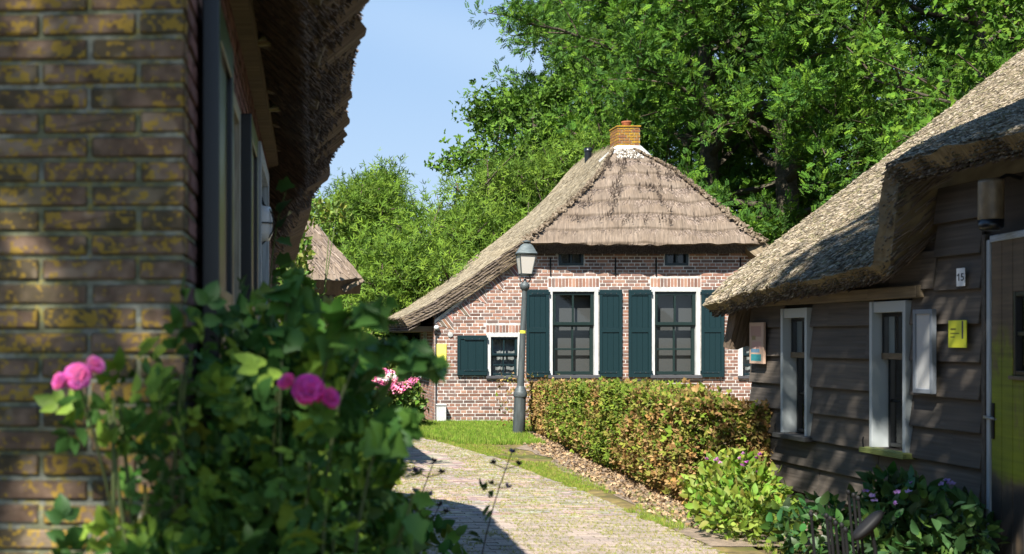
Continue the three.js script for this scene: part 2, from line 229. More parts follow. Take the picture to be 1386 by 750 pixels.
// ------------------------------------------------------------------ thatch
function slab(P, nu, nv, th, o = {}) { // thatched slab: displaced upper surface P(u, v), parallel underside, closed edges; uv in metres
  const { amp = 0.02, freq = 6, steps = 0, stepH = 0.03, edge = 0.03, seed = 0 } = o, e = 0.004, pos = [], uv = [], idx = [], top = [], bot = [];
  const lenU = P(0, 0.7).distanceTo(P(1, 0.7)), lenV = P(0.5, 0).distanceTo(P(0.5, 1));
  for (let j = 0; j <= nv; j++) for (let i = 0; i <= nu; i++) {
    const u = i / nu, v = j / nv, p = P(u, v), du = P(Math.min(1, u + e), v).sub(P(Math.max(0, u - e), v)), dv = P(u, Math.min(1, v + e)).sub(P(u, Math.max(0, v - e))), n = dv.cross(du).normalize(); if (n.y < -0.02) n.negate();
    let a = (noise3(p.x * freq + seed, p.y * freq, p.z * freq) - 0.5) * 2 * amp + (noise3(p.x * freq * 3.1, p.y * freq * 3.1, p.z * freq * 3.1 + seed) - 0.5) * amp;
    if (steps) { const w = v * steps + 0.10 * Math.sin(u * 9 + seed) + 0.16 * (noise2(u * 14, v * 3, 0, seed) - 0.5), f = w - Math.floor(w); a += stepH * Math.pow(f, 1.5) * (f > 0.93 ? (1 - f) / 0.07 : 1); }
    const t = p.clone().addScaledVector(n, a), b = p.clone().addScaledVector(n, -(o.thEnd ? lerp(th, o.thEnd, sstep(0.72, 0.98, v)) : th) + (noise3(p.x * 5, p.y * 5, p.z * 5) - 0.5) * amp);
    if (j === nv) { const k = (noise2(u * lenU * 9, 1, 0, seed + 2) - 0.5) * edge * 2, d = P(u, 1).sub(P(u, 0.97)).normalize(); t.addScaledVector(d, k); b.addScaledVector(d, k * 0.6 - 0.25 * th * (o.undercut ?? 0.5)); }
    top.push(t); bot.push(b);
  }
  const W = nu + 1, quad = (a, b, c, d, ua, ub, uc, ud) => { const s = pos.length / 3; for (const p of [a, b, c, d]) pos.push(p.x, p.y, p.z); for (const q of [ua, ub, uc, ud]) uv.push(q[0], q[1]); idx.push(s, s + 1, s + 2, s, s + 2, s + 3); };
  const rowLen = Array.from({ length: nv + 1 }, (_, j) => P(0, j / nv).distanceTo(P(1, j / nv))), UV = (i, j) => [(i / nu - 0.5) * rowLen[j] * 0.35, j / nv * lenV * 0.35];
  const g = new THREE.BufferGeometry();
  { const base = 0; for (const [arr, sgn] of [[top, 1], [bot, -1]]) { const s = pos.length / 3; arr.forEach((p, k) => { pos.push(p.x, p.y, p.z); uv.push(...UV(k % W, Math.floor(k / W))); }); for (let j = 0; j < nv; j++) for (let i = 0; i < nu; i++) { const a = s + j * W + i, b = a + 1, c = a + W, d = c + 1; sgn > 0 ? idx.push(a, c, b, b, c, d) : idx.push(a, b, c, b, d, c); } } }
  for (let i = 0; i < nu; i++) { for (const j of [0, nv]) { const k = j * W + i, q = [top[k], bot[k], bot[k + 1], top[k + 1]]; if (j) q.reverse(); const vv = j / nv * lenV * 0.35; quad(...q, ...(j ? [[(i + 1) * 0.02, vv], [(i + 1) * 0.02, vv + 0.1], [i * 0.02, vv + 0.1], [i * 0.02, vv]] : [[i * 0.02, vv], [i * 0.02, vv + 0.1], [(i + 1) * 0.02, vv + 0.1], [(i + 1) * 0.02, vv]])); } }
  for (let j = 0; j < nv; j++) for (const i of [0, nu]) { const k = j * W + i, q = [top[k], top[k + W], bot[k + W], bot[k]]; if (!i) q.reverse(); const a = j / nv * lenV * 0.35, b = (j + 1) / nv * lenV * 0.35; quad(...q, ...(i ? [[0, a], [0, b], [0.1, b], [0.1, a]] : [[0.1, a], [0.1, b], [0, b], [0, a]])); }
  g.setAttribute('position', new THREE.Float32BufferAttribute(pos, 3)); g.setAttribute('uv', new THREE.Float32BufferAttribute(uv, 2)); g.setIndex(idx); g.computeVertexNormals(); return g;
}
const strawGeo = (() => { const g = new THREE.CylinderGeometry(0.25, 1, 1, 3, 1, true); g.translate(0, 0.5, 0); return g; })(); // unit straw, foot radius 1, along +y
function straws(list, P, n, o) { // reeds lying on the surface, butts pointing down the slope
  const { len = 0.25, rad = 0.005, lift = 0.1, cols, seed = 1, vmin = 0, vmax = 1, jit = 0.15, off = 0.0, sk = 1 } = o, R = rng(seed);
  for (let i = 0; i < n; i++) {
    const u = R(), v = lerp(vmin, vmax, Math.pow(R(), sk)), p = P(u, v), e = 0.01, dv = P(u, Math.min(1, v + e)).sub(P(u, Math.max(0, v - e))).normalize(), du = P(Math.min(1, u + e), v).sub(P(Math.max(0, u - e), v)), nn = dv.clone().cross(du).normalize(); if (nn.y < -0.02) nn.negate();
    const d = dv.clone().negate().addScaledVector(nn, -lift * (0.3 + R())).addScaledVector(du.normalize(), gauss(R) * jit).normalize();
    p.addScaledVector(nn, off + 0.015 * R() + lift * len * 0.4); const c = cols[Math.floor(R() * cols.length)], k = 0.65 + 0.6 * R(), l = len * (0.5 + R());
    list.add(p, qDir(d), V(rad * (0.6 + 0.8 * R()), l, rad * (0.6 + 0.8 * R())), c.map(x => x * k));
  }
}
const RC = { grey: [[0.235, 0.18, 0.145], [0.19, 0.145, 0.118], [0.29, 0.23, 0.19], [0.15, 0.112, 0.09]], olive: [[0.26, 0.21, 0.135], [0.21, 0.17, 0.105], [0.31, 0.26, 0.18], [0.17, 0.135, 0.085]], dark: [[0.19, 0.135, 0.10], [0.145, 0.105, 0.078], [0.24, 0.18, 0.135], [0.11, 0.08, 0.06]], moss: [[0.235, 0.185, 0.12], [0.18, 0.14, 0.09], [0.30, 0.245, 0.175], [0.12, 0.095, 0.06], [0.16, 0.142, 0.07], [0.35, 0.295, 0.225], [0.10, 0.08, 0.055]] };

// ------------------------------------------------------------------ brickwork
const BR = [[0.25, 0.125, 0.09], [0.28, 0.15, 0.11], [0.205, 0.105, 0.078], [0.175, 0.108, 0.088], [0.32, 0.18, 0.125], [0.235, 0.135, 0.105], [0.15, 0.098, 0.082], [0.30, 0.15, 0.10]];
const brickUnit = new THREE.BoxGeometry(1, 1, 1);
function clipPoly(poly, edges) { for (const [nx, ny, c] of edges) { const out = []; for (let i = 0; i < poly.length; i++) { const a = poly[i], b = poly[(i + 1) % poly.length], da = a[0] * nx + a[1] * ny - c, db = b[0] * nx + b[1] * ny - c; if (da <= 0) out.push(a); if ((da < 0 && db > 0) || (da > 0 && db < 0)) { const t = da / (da - db); out.push([lerp(a[0], b[0], t), lerp(a[1], b[1], t)]); } } poly = out; if (poly.length < 3) return null; } return poly; }
const polyArea = p => Math.abs(p.reduce((s, a, i) => { const b = p[(i + 1) % p.length]; return s + a[0] * b[1] - b[0] * a[1]; }, 0)) / 2;
function courses(x0, x1, y0, y1, holes, edges, R, { L = 0.203, H = 0.0475, J = 0.0155, bond = 'cross' } = {}) { // rows of bricks cut round openings and along edges
  const out = []; let row = 0;
  for (let y = y0; y < y1 - 0.02; y += H + J, row++) {
    const yt = Math.min(y + H, y1), head = bond === 'cross' && row % 2 === 1, len = head ? L / 2 - J / 2 : L; let x = x0 - (head ? L / 4 : (row % 4 < 2 ? 0 : L / 2 + J / 2));
    while (x < x1) {
      const l = bond === 'mixed' ? (R() < 0.3 ? L / 2 - J / 2 : L) : len; let segs = [[Math.max(x, x0), Math.min(x + l, x1)]];
      for (const h of holes) if (h[2] < yt - 0.004 && h[3] > y + 0.004) { const ns = []; for (const [a, b] of segs) { if (h[0] > a) ns.push([a, Math.min(b, h[0] - J * 0.7)]); if (h[1] < b) ns.push([Math.max(a, h[1] + J * 0.7), b]); } segs = ns; }
      for (const [a, b] of segs) if (b - a > 0.025) { let poly = [[a, y], [b, y], [b, yt], [a, yt]]; if (edges.length) poly = clipPoly(poly, edges); if (poly && polyArea(poly) > 0.0012) out.push(poly); }
      x += l + J;
    }
  }
  return out;
}
const isRect = p => p.length === 4 && new Set(p.map(q => q[0].toFixed(5))).size === 2;
function prism(poly, z0, z1) { // convex outline in xy, front at z1
  const n = poly.length, pos = [], idx = []; for (const z of [z1, z0]) for (const p of poly) pos.push(p[0], p[1], z); const sgn = poly.reduce((s, a, i) => { const b = poly[(i + 1) % n]; return s + a[0] * b[1] - b[0] * a[1]; }, 0) > 0;
  for (let i = 1; i < n - 1; i++) { sgn ? idx.push(0, i, i + 1) : idx.push(0, i + 1, i); sgn ? idx.push(n, n + i + 1, n + i) : idx.push(n, n + i, n + i + 1); }
  for (let i = 0; i < n; i++) { const j = (i + 1) % n; sgn ? idx.push(i, i + n, j + n, i, j + n, j) : idx.push(i, j + n, i + n, i, j, j + n); }
  const g = new THREE.BufferGeometry(); g.setAttribute('position', new THREE.Float32BufferAttribute(pos, 3)); g.setIndex(idx); const f = g.toNonIndexed(); f.computeVertexNormals(); metreUV(f); return f;
}

// ------------------------------------------------------------------ brick farmhouse
const brickMats = BR.map(c => std({ color: c, map: grain, bumpMap: grainBump, bumpScale: 0.003, roughness: 0.9 }));
function layBricks(parent, polys, zf, o = {}) { // up to `own` bricks one by one, the rest joined
  const { R, own = 0, pal = BR, mats = brickMats, name = 'brick', turn = null, order = null, dep = 0.03 } = o; const list = order ? [...polys].sort(order) : polys, rest = []; let k = 0;
  for (const p of list) {
    const ci = Math.floor(R() * pal.length), z = zf + (R() - 0.5) * 0.003, f = 0.8 + 0.4 * R();
    if (k < own && isRect(p)) { const xs = p.map(q => q[0]), ys = p.map(q => q[1]), x0 = Math.min(...xs), x1 = Math.max(...xs), y0 = Math.min(...ys), y1 = Math.max(...ys); const m = mesh(name, brickUnit, mats[ci], parent); m.position.set((x0 + x1) / 2, (y0 + y1) / 2, z - dep / 2); m.scale.set(x1 - x0, y1 - y0, dep); if (turn) { const h = sub(name, parent); h.removeFromParent(); m.position.applyAxisAngle(Y1, turn); m.rotation.y = turn; } k++; }
    else { const g = tint(prism(p, z - dep, z), pal[ci].map(v => v * f)); if (turn) g.rotateY(turn); rest.push(g); }
  }
  if (rest.length) { const m = mesh(name + 's', merge(rest), M.brickV, parent); m.userData.kind = 'stuff'; }
}
function pane(parent, x0, x1, y0, y1, z, m = M.glass) { const g = new THREE.PlaneGeometry(x1 - x0, y1 - y0); g.translate((x0 + x1) / 2, (y0 + y1) / 2, z); return mesh('pane', g, m, parent); }
function sash(parent, x0, x1, y0, y1, cols, rows, z, m, st = 0.045, bar = 0.024) { // sash with glazing bars and single panes
  const s = [span(x0, x0 + st, y0, y1, z, z + 0.04, 0.004), span(x1 - st, x1, y0, y1, z, z + 0.04, 0.004), span(x0 + st, x1 - st, y0, y0 + st, z, z + 0.039, 0.004), span(x0 + st, x1 - st, y1 - st, y1, z, z + 0.039, 0.004)];
  const a = x0 + st, b = x1 - st, c = y0 + st, d = y1 - st, cw = (b - a) / cols, rh = (d - c) / rows;
  for (let i = 1; i < cols; i++) s.push(span(a + i * cw - bar / 2, a + i * cw + bar / 2, c, d, z + 0.006, z + 0.034, 0.003));
  for (let j = 1; j < rows; j++) s.push(span(a, b, c + j * rh - bar / 2, c + j * rh + bar / 2, z + 0.007, z + 0.032, 0.003));
  mesh('sash', merge(s), m, parent);
  for (let i = 0; i < cols; i++) for (let j = 0; j < rows; j++) pane(parent, a + i * cw, a + (i + 1) * cw, c + j * rh, c + (j + 1) * rh, z + 0.015);
}
function whiteFrame(parent, x0, x1, y0, y1, w, z0, z1, m = M.white) { return mesh('frame', merge([span(x0, x0 + w, y0, y1, z0, z1, 0.004), span(x1 - w, x1, y0, y1, z0, z1, 0.004), span(x0 + w, x1 - w, y1 - w, y1, z0, z1 - 0.001, 0.004)]), m, parent); }
function curtainGeo(x0, x1, y0, y1, z, amp = 0.012) { const g = new THREE.PlaneGeometry(x1 - x0, y1 - y0, 60, 2), p = g.attributes.position; for (let i = 0; i < p.count; i++) p.setZ(i, Math.sin(p.getX(i) * 70 + Math.sin(p.getX(i) * 23) * 2) * amp); g.translate((x0 + x1) / 2, (y0 + y1) / 2, z); g.computeVertexNormals(); return g; }
const netMat = std({ color: [0.30, 0.31, 0.32], map: grain });
function shutter(parent, x0, x1, y0, y1, hinge, panels) { // panelled shutter, hinge side -1 or 1
  const s = sub('shutter', parent, [0, 0, 0.022]), st = 0.055, z0 = 0, z1 = 0.036, mids = panels === 2 ? [[y0, y0 + 0.12], [(y0 + y1) / 2 + 0.02, (y0 + y1) / 2 + 0.11], [y1 - 0.11, y1]] : [[y0, y0 + 0.1], [y1 - 0.07, y1]];
  const f = [span(x0, x0 + st, y0, y1, z0, z1, 0.004), span(x1 - st, x1, y0, y1, z0, z1, 0.004)]; for (const [a, b] of mids) f.push(span(x0 + st, x1 - st, a, b, z0, z1 - 0.001, 0.004)); mesh('shutter_frame', merge(f), M.teal, s);
  for (let i = 0; i < mids.length - 1; i++) { const a = mids[i][1], b = mids[i + 1][0], n = 3, w = (x1 - x0 - 2 * st) / n; for (let k = 0; k < n; k++) mesh('panel_board', span(x0 + st + k * w + 0.001, x0 + st + (k + 1) * w - 0.002, a, b, z0, z1 - 0.016, 0.004), M.teal, s); }
  for (const y of [y0 + 0.09, y1 - 0.07]) { const xe = hinge > 0 ? x1 : x0; mesh('hinge', merge([span(Math.min(xe, xe - hinge * (x1 - x0) * 0.75), Math.max(xe, xe - hinge * (x1 - x0) * 0.75), y - 0.018, y + 0.018, z1, z1 + 0.005, 0.002), (() => { const g = new THREE.CylinderGeometry(0.014, 0.014, 0.06, 8); g.translate(xe + hinge * 0.012, y, z1 - 0.004); return g; })()]), M.tealDeep, s); }
  for (const [i, y] of [[0, y0 + 0.09], [1, y1 - 0.07]]) mesh('bolts', merge([0.25, 0.5, 0.75].map(t => { const g = new THREE.SphereGeometry(0.008, 6, 4); g.translate(lerp(x0, x1, t), y, z1 + 0.006); return g; })), M.sill, s);
  mesh('hook', tube([[lerp(x0, x1, hinge > 0 ? 0.2 : 0.8), y0 + 0.02, z1 - 0.01], [lerp(x0, x1, hinge > 0 ? 0.2 : 0.8), y0 - 0.03, z1 + 0.015], [lerp(x0, x1, hinge > 0 ? 0.2 : 0.8), y0 - 0.06, z1]], 0.007, 0.005, 5), M.iron, s);
  return s;
}
{
  const S = 71.77, X = px => (px - 350) / S - 3.32, Yy = py => 1.6 + (458 - py) / S, R = rng(42);
  const F = thing('thatched_farmhouse', 'red brick farmhouse with hipped thatched roof, yellow-mossed chimney and dark green shutters', 'house', [3.32, 0, -20.9]);
  const XE = 7.8;
  const holes = [[X(659), X(706), Yy(509), Yy(451)], [X(742.5), X(810), Yy(508), Yy(389.5)], [X(880.8), X(947.8), Yy(508), Yy(389.5)], [X(1000), X(1047), Yy(509), Yy(451)], [X(756), X(790), Yy(359.6), 3.2], [X(900), X(932), Yy(359.6), 3.2]];
  const sh = new THREE.Shape([[0, 0], [XE, 0], [XE, 1.9], [6.1, 3.28], [1.75, 3.28], [0, 1.95]].map(p => new THREE.Vector2(...p)));
  for (const [a, b, c, d] of holes) sh.holes.push(new THREE.Path([[a, c], [b, c], [b, d], [a, d]].map(p => new THREE.Vector2(...p))));
  const wg = new THREE.ExtrudeGeometry(sh, { depth: 0.24, bevelEnabled: false }); wg.translate(0, 0, -0.24);
  const wall = mesh('wall', metreUV(wg), M.mortar, F);
  // courses, soldier lintels, tumbled triangles along the verge
  const sold = [[X(742), X(811), Yy(388.8), Yy(376.5)], [X(880.3), X(948.5), Yy(388.8), Yy(376.5)], [X(658), X(706), Yy(450.3), Yy(440)], [X(999), X(1048), Yy(450.3), Yy(440)]];
  const slopeL = [-0.775, 1, 1.88], slopeR = [0.81, 1, 1.9 + 0.81 * XE];
  const nrm = ([a, b, c]) => { const k = Math.hypot(a, b); return [a / k, b / k, c / k]; };
  let polys = courses(0.004, XE, 0.005, 3.27, [...holes.map(([a, b, c, d]) => [a - 0.006, b + 0.006, c - 0.012, d]), ...sold], [nrm(slopeL), nrm(slopeR)], R);
  for (const [a, b, c, d] of sold) { const n = Math.round((b - a) / 0.0635), w = (b - a) / n; for (let i = 0; i < n; i++) polys.push([[a + i * w + 0.006, c + 0.006], [a + (i + 1) * w - 0.006, c + 0.006], [a + (i + 1) * w - 0.006, d - 0.004], [a + i * w + 0.006, d - 0.004]]); }
  layBricks(wall, polys, 0.004, { R, own: 300, order: (p, q) => polyArea(q) - polyArea(p) });
  { // tumbling-in triangles
    const ux = 1 / Math.hypot(1, 0.775), uy = 0.775 * ux, nx = uy, ny = -ux, rest = [], plates = []; // along the slope, and inward
    for (let k = 0; k < 6; k++) {
      const s0 = 0.02 + k * 0.4, Lk = 0.4, tri = [[s0, 0.0], [s0 + Lk, 0.0], [s0 + Lk * 0.5, 0.30]], toXY = ([s, t]) => [s * ux + t * nx, 1.86 + s * uy + t * ny];
      plates.push(prism(tri.map(toXY).map(p => p), 0.0, 0.0085));
      const e = tri.map((a, i) => { const b = tri[(i + 1) % 3], dx = b[0] - a[0], dy = b[1] - a[1], l = Math.hypot(dx, dy); return [dy / l, -dx / l, (dy * a[0] - dx * a[1]) / l - 0.006]; });
      for (let s = s0 - 0.3; s < s0 + Lk + 0.3; s += 0.0635) { // courses square to the slope
        const r = clipPoly([[s, 0.004], [s + 0.05, 0.004], [s + 0.05, 0.31], [s, 0.31]], e); if (!r || polyArea(r) < 0.0008) continue;
        const ci = Math.floor(R() * BR.length); rest.push(tint(prism(r.map(toXY), 0.0086, 0.0135), BR[ci].map(v => v * (0.85 + 0.3 * R()))));
      }
    }
    mesh('mortar_triangle', merge(plates), M.mortar, wall); mesh('tumbled_bricks', merge(rest), M.brickV, wall).userData.kind = 'stuff';
  }
  // garden-side wall seen past the corner
  const sidew = mesh('wall', metreUV(span(0.0, 0.24, 0, 2.2, -1.75, -0.241)), M.mortar, F);
  layBricks(sidew, courses(-1.75, -0.002, 0.005, 2.1, [[-1.22, -0.92, 0.85, 1.75]], [], R).map(p => p.map(([x, y]) => [x, y])), 0.006, { R, own: 0, turn: -Math.PI / 2 });
  { const w = sub('window', F, [0, 0, 0], -Math.PI / 2); whiteFrame(w, -1.22, -0.92, 0.85, 1.75, 0.05, 0.003, 0.03); mesh('pane', span(-1.17, -0.97, 0.85, 1.7, 0.004, 0.012), M.sashGreen, w); }
  mesh('wall', span(0.25, 0.45, 0, 2.2, -4.6, -1.76), M.dark, F);
  for (let k = 0; k < 5; k++) mesh('white_post', span(0.17, 0.235, 0, 2.0, -2.1 - k * 0.48 - 0.05, -2.1 - k * 0.48 + 0.02, 0.006), M.white, F);
  mesh('rear_wall', span(0.46, XE - 0.01, 0, 3.1, -4.7, -4.5), M.mortar, F); mesh('wall', span(XE - 0.22, XE - 0.02, 0, 1.9, -4.4, -0.25), M.mortar, F);
  mesh('eave_board', span(-0.45, 0.01, 1.72, 1.83, -4.3, -0.1, 0.01), M.oldWood, F);
  // windows
  for (const i of [1, 2]) {
    const [a, b, c, d] = holes[i], w = sub('window', F); whiteFrame(w, a + 0.003, b - 0.003, c + 0.003, d - 0.003, 0.072, -0.1, 0.016);
    const x0 = a + 0.078, x1 = b - 0.078, ym = c + (d - 0.08 - c) * 0.62; sash(w, x0, x1, ym - 0.03, d - 0.078, 2, 1, -0.06, M.sashGreen, 0.06, 0.034); sash(w, x0, x1, c + 0.01, ym, 2, 2, -0.105, M.sashGreen, 0.062, 0.034);
    mesh('curtain', curtainGeo(a + 0.05, b - 0.05, c, d - 0.05, -0.19, 0.0), M.curtain, w); mesh('sill', span(a - 0.02, b + 0.02, c - 0.058, c + 0.002, -0.15, 0.06, 0.006), M.sill, w);
    shutter(F, a - 0.43, a - 0.006, c - 0.035, d - 0.04, 1, 2); shutter(F, b + 0.006, b + 0.43, c - 0.035, d - 0.04, -1, 2);
  }
  for (const i of [0, 3]) {
    const [a, b, c, d] = holes[i], w = sub('window', F); whiteFrame(w, a + 0.003, b - 0.003, c + 0.003, d - 0.003, 0.07, -0.1, 0.016);
    const x0 = a + 0.076, x1 = b - 0.076, ym = lerp(c, d, 0.5); sash(w, x0, x1, ym - 0.02, d - 0.076, 2, 1, -0.06, M.tealDeep, 0.045, 0.026); sash(w, x0, x1, c + 0.008, ym, 2, 2, -0.105, M.tealDeep, 0.045, 0.026);
    mesh('net_curtain', curtainGeo(a + 0.05, b - 0.05, c, d - 0.05, -0.17, 0.006), netMat, w); mesh('sill', span(a - 0.02, b + 0.02, c - 0.05, c + 0.002, -0.15, 0.05, 0.006), M.sill, w);
  }
  shutter(F, X(618.5), X(658.3), Yy(508), Yy(454), 1, 1);
  for (const i of [4, 5]) { const [a, b, c, d] = holes[i], w = sub('window', F); mesh('frame', merge([span(a + 0.002, a + 0.05, c + 0.002, d, -0.1, 0.012, 0.003), span(b - 0.05, b - 0.002, c + 0.002, d, -0.1, 0.012, 0.003), span(a + 0.05, b - 0.05, c + 0.002, c + 0.05, -0.1, 0.0115, 0.003), span((a + b) / 2 - 0.02, (a + b) / 2 + 0.02, c + 0.05, d, -0.09, 0.002, 0.003)]), M.tealDeep, w); pane(w, a + 0.05, (a + b) / 2 - 0.02, c + 0.05, d, -0.06); pane(w, (a + b) / 2 + 0.02, b - 0.05, c + 0.05, d, -0.06); mesh('curtain', curtainGeo(a, b, c, d, -0.15), i === 4 ? netMat : M.curtain, w); }
  for (const px of [833, 888, 1002, 745]) mesh('wall_anchor', span(X(px) - 0.012, X(px) + 0.012, 2.78, 3.12, 0.006, 0.022, 0.004), M.iron, F);
  // roof
  const inv = prof => y => { for (let i = 1; i < prof.length; i++) { const [x0, y0] = prof[i - 1], [x1, y1] = prof[i]; if ((y >= y0 && y <= y1) || (y <= y0 && y >= y1)) return lerp(x0, x1, (y - y0) / (y1 - y0 || 1)); } return prof[prof.length - 1][0]; };
  const left = [[-0.72, 1.94], [-0.1, 2.24], [0.67, 2.74], [1.42, 3.28], [2.1, 3.78], [2.9, 4.42], [3.4, 4.9], [3.8, 5.38]], right = [[8.5, 1.98], [7.6, 2.3], [6.8, 2.8], [6.12, 3.36], [5.4, 4.22], [4.85, 4.92], [4.25, 5.4]];
  const yl = curve(left), yr = x => curve([...right].reverse())(x), df = curve([[3.3, -0.32], [4.3, 0.42], [4.9, 0.92], [5.4, 1.5]]);
  const front = y => -Math.max(-0.32, df(y));
  const PLft = (u, v) => { const x = lerp(3.8, -0.62, v), y = yl(x); return V(x, y + 0.05 * Math.sin(u * Math.PI) * (1 - v), lerp(lerp(0.10, front(y), sstep(1.15, 1.6, x)), -4.75, u)); };
  const PRgt = (u, v) => { const x = lerp(4.25, 8.5, v), y = yr(x); return V(x, y, lerp(-4.75, front(y), u)); };
  const PHip = (u, v) => { const y = lerp(5.39, 3.36, v), a = inv(left)(y), b = inv(right)(y); const w = Math.sin(Math.PI * u); return V(lerp(a, b, 1 - u), y - 0.03 * w * v, front(y) + 0.10 * w); };
  const roof = sub('roof', F);
  mesh('thatch', slab(PLft, 60, 90, 0.27, { amp: 0.025, freq: 5, edge: 0.05, seed: 1, thEnd: 0.2 }), M.thatchOlive, roof);
  mesh('thatch', slab(PRgt, 40, 50, 0.30, { amp: 0.025, freq: 5, edge: 0.05, seed: 2 }), M.thatchOlive, roof);
  mesh('thatch', slab(PHip, 110, 126, 0.30, { amp: 0.016, freq: 6, steps: 7, stepH: 0.04, edge: 0.02, seed: 3, undercut: 1.2, thEnd: 0.17 }), M.thatch, roof);
  mesh('ridge_thatch', tube([[4.03, 5.3, -2.0], [4.03, 5.32, -2.4], [4.0, 5.31, -3.4], [4.0, 5.26, -4.75]], 0.16, 0.16, 10), M.thatchOlive, roof);
  const C = new Copies(); straws(C, PLft, 15000, { len: 0.3, rad: 0.007, cols: RC.olive, seed: 5, lift: 0.06 }); straws(C, PRgt, 3000, { len: 0.3, rad: 0.007, cols: RC.olive, seed: 6, lift: 0.06 }); straws(C, PHip, 16000, { len: 0.08, rad: 0.007, cols: RC.grey, seed: 7, lift: 0.05, jit: 0.2, off: -0.005 });
  for (let k = 0; k < 6; k++) { straws(C, PHip, 1800, { len: 0.14, rad: 0.006, cols: RC.grey, seed: 800 + k, lift: -0.1, vmin: 0.985, jit: 0.1, off: -0.02 - 0.05 * k }); straws(C, PLft, 1200, { len: 0.16, rad: 0.007, cols: RC.grey, seed: 900 + k, lift: -0.1, vmin: 0.99, off: -0.02 - 0.05 * k }); }
  { // worn dark tufts where the thatch has opened
    const Q = rng(77); for (let i = 0; i < 2600; i++) { const u = Q(), v = 0.12 + 0.7 * Q(), f = (v * 7 + 0.1 * Math.sin(u * 9 + 3)) % 1, k = noise2(u * 26, v * 9, 0, 31); if (k < 0.62 || f > 0.35 && k < 0.78) continue; const p = PHip(u, v); p.z += 0.06; p.y += 0.03; C.add(p, qDir(V(gauss(Q) * 0.5, 1, 0.3 + Q() * 0.4).normalize()), V(0.011, 0.06 * (0.5 + Q()), 0.011), [0.075, 0.052, 0.038]); }
  }
  for (let k = 0; k < 5; k++) straws(C, (u, v) => PLft(u * 0.01, v), 1500, { len: 0.14, rad: 0.006, cols: RC.grey, seed: 950 + k, lift: 0, vmin: 0.5, off: -0.02 - 0.05 * k, jit: 0.25 });
  C.build('reeds', strawGeo, M.reed, roof).userData.kind = 'stuff';
  // hooks of moss along the hip edges
  const CM = new Copies(), Q = rng(78), mg = new THREE.IcosahedronGeometry(1, 0); for (let i = 0; i < 700; i++) { const v = Q(), p = PHip(Q() < 0.5 ? 0.985 + 0.02 * gauss(Q) : 0.015 + 0.02 * gauss(Q), v); p.z += 0.06; p.y += 0.03; CM.add(p, qDir(rdir(Q)), V(0.02 + 0.03 * Q(), 0.012, 0.02 + 0.03 * Q()), Q() < 0.5 ? [0.12, 0.085, 0.05] : [0.19, 0.145, 0.10]); } CM.build('moss', mg, M.reed, roof).userData.kind = 'stuff';
  // pale crust below the chimney, apron and stack
  const CP = new Copies(); for (let i = 0; i < 260; i++) { const u = 0.5 + 0.62 * (Q() - 0.5), v = 0.01 + 0.10 * Q(), p = PHip(u, v); p.z += 0.03; p.y += 0.02; CP.add(p, qDir(rdir(Q)), V(0.035 * Q() + 0.01, 0.008, 0.03 * Q() + 0.01), Q() < 0.7 ? [0.50, 0.47, 0.42] : [0.14, 0.11, 0.08]); } CP.build('lichen_crust', mg, M.reed, roof).userData.kind = 'stuff';
  const ch = sub('chimney', F, [4.16, 0.62, -1.72]); ch.scale.set(0.92, 0.88, 0.92);
  const apron = new THREE.CylinderGeometry(0.37, 0.60, 0.24, 4, 1); apron.rotateY(Math.PI / 4); apron.translate(0, 5.42, 0); mesh('lead_apron', apron, M.white, ch);
  const flap = span(-0.05, 0.05, -0.22, 0.22, -0.012, 0.012); flap.rotateZ(-0.85); flap.translate(-0.47, 5.30, 0.24); mesh('apron_flap', flap, M.white, ch);
  mesh('mortar', span(-0.245, 0.245, 5.46, 5.965, -0.245, 0.245), std({ color: [0.42, 0.36, 0.22], map: grain }), ch);
  const lp = [[0.42, 0.27, 0.06], [0.36, 0.20, 0.08], [0.30, 0.15, 0.09], [0.46, 0.31, 0.05], [0.38, 0.22, 0.07]], lm = lp.map(c => std({ color: c, map: tex(128, 64, (u, v) => { const k = fbm(u * 10, v * 8, 0, 4, Math.round(c[0] * 100)); const y = sstep(0.48, 0.58, k); return [lerp(0.72, 1, y), lerp(0.62, 0.95, y), lerp(0.72, 0.35, y)]; }), roughness: 0.95 }));
  for (const [t, n] of [[0, 2], [-Math.PI / 2, 2]]) { const ps = courses(-0.25, 0.25, 5.475, 5.945, [], [], R, { L: 0.2 }); for (const p of ps) { const o = mesh('brick', brickUnit, lm[Math.floor(R() * lm.length)], ch); const xs = p.map(q => q[0]), x0 = Math.min(...xs), x1 = Math.max(...xs); o.scale.set(x1 - x0, p[2][1] - p[0][1], 0.03); o.position.set((x0 + x1) / 2, (p[0][1] + p[2][1]) / 2, 0.25 - 0.012).applyAxisAngle(Y1, t); o.rotation.y = t; } }
  mesh('cap', span(-0.27, 0.27, 5.965, 6.0, -0.27, 0.27, 0.01), lm[3], ch);
  mesh('chimney_pot', lathe([[0, 5.99], [0.1, 5.99], [0.095, 6.1], [0.11, 6.11], [0.11, 6.14], [0.08, 6.14], [0.075, 6.02]], 16, 0.03), std({ color: [0.42, 0.13, 0.05], map: grain }), ch);
  mesh('stove_pipe', merge([lathe([[0.075, 4.85], [0.075, 5.64], [0.085, 5.64], [0.085, 5.72], [0, 5.72]], 14, 3.82, 0, -3.1)]), M.black, F);
  // things on the wall
  const sg = (w, h, fn) => { const t = document.createElement('canvas'); t.width = w; t.height = h; fn(t.getContext('2d')); const c = new THREE.CanvasTexture(t); c.colorSpace = THREE.SRGBColorSpace; return c; };
  const yt = sg(128, 200, c => { c.fillStyle = '#f6e667'; c.fillRect(0, 0, 128, 200); c.fillStyle = '#6e6a48'; c.fillRect(106, 12, 9, 44); c.fillStyle = '#c9bb55'; for (let i = 0; i < 9; i++) c.fillRect(16, 66 + i * 13, 50 + (i * 37) % 40, 3); });
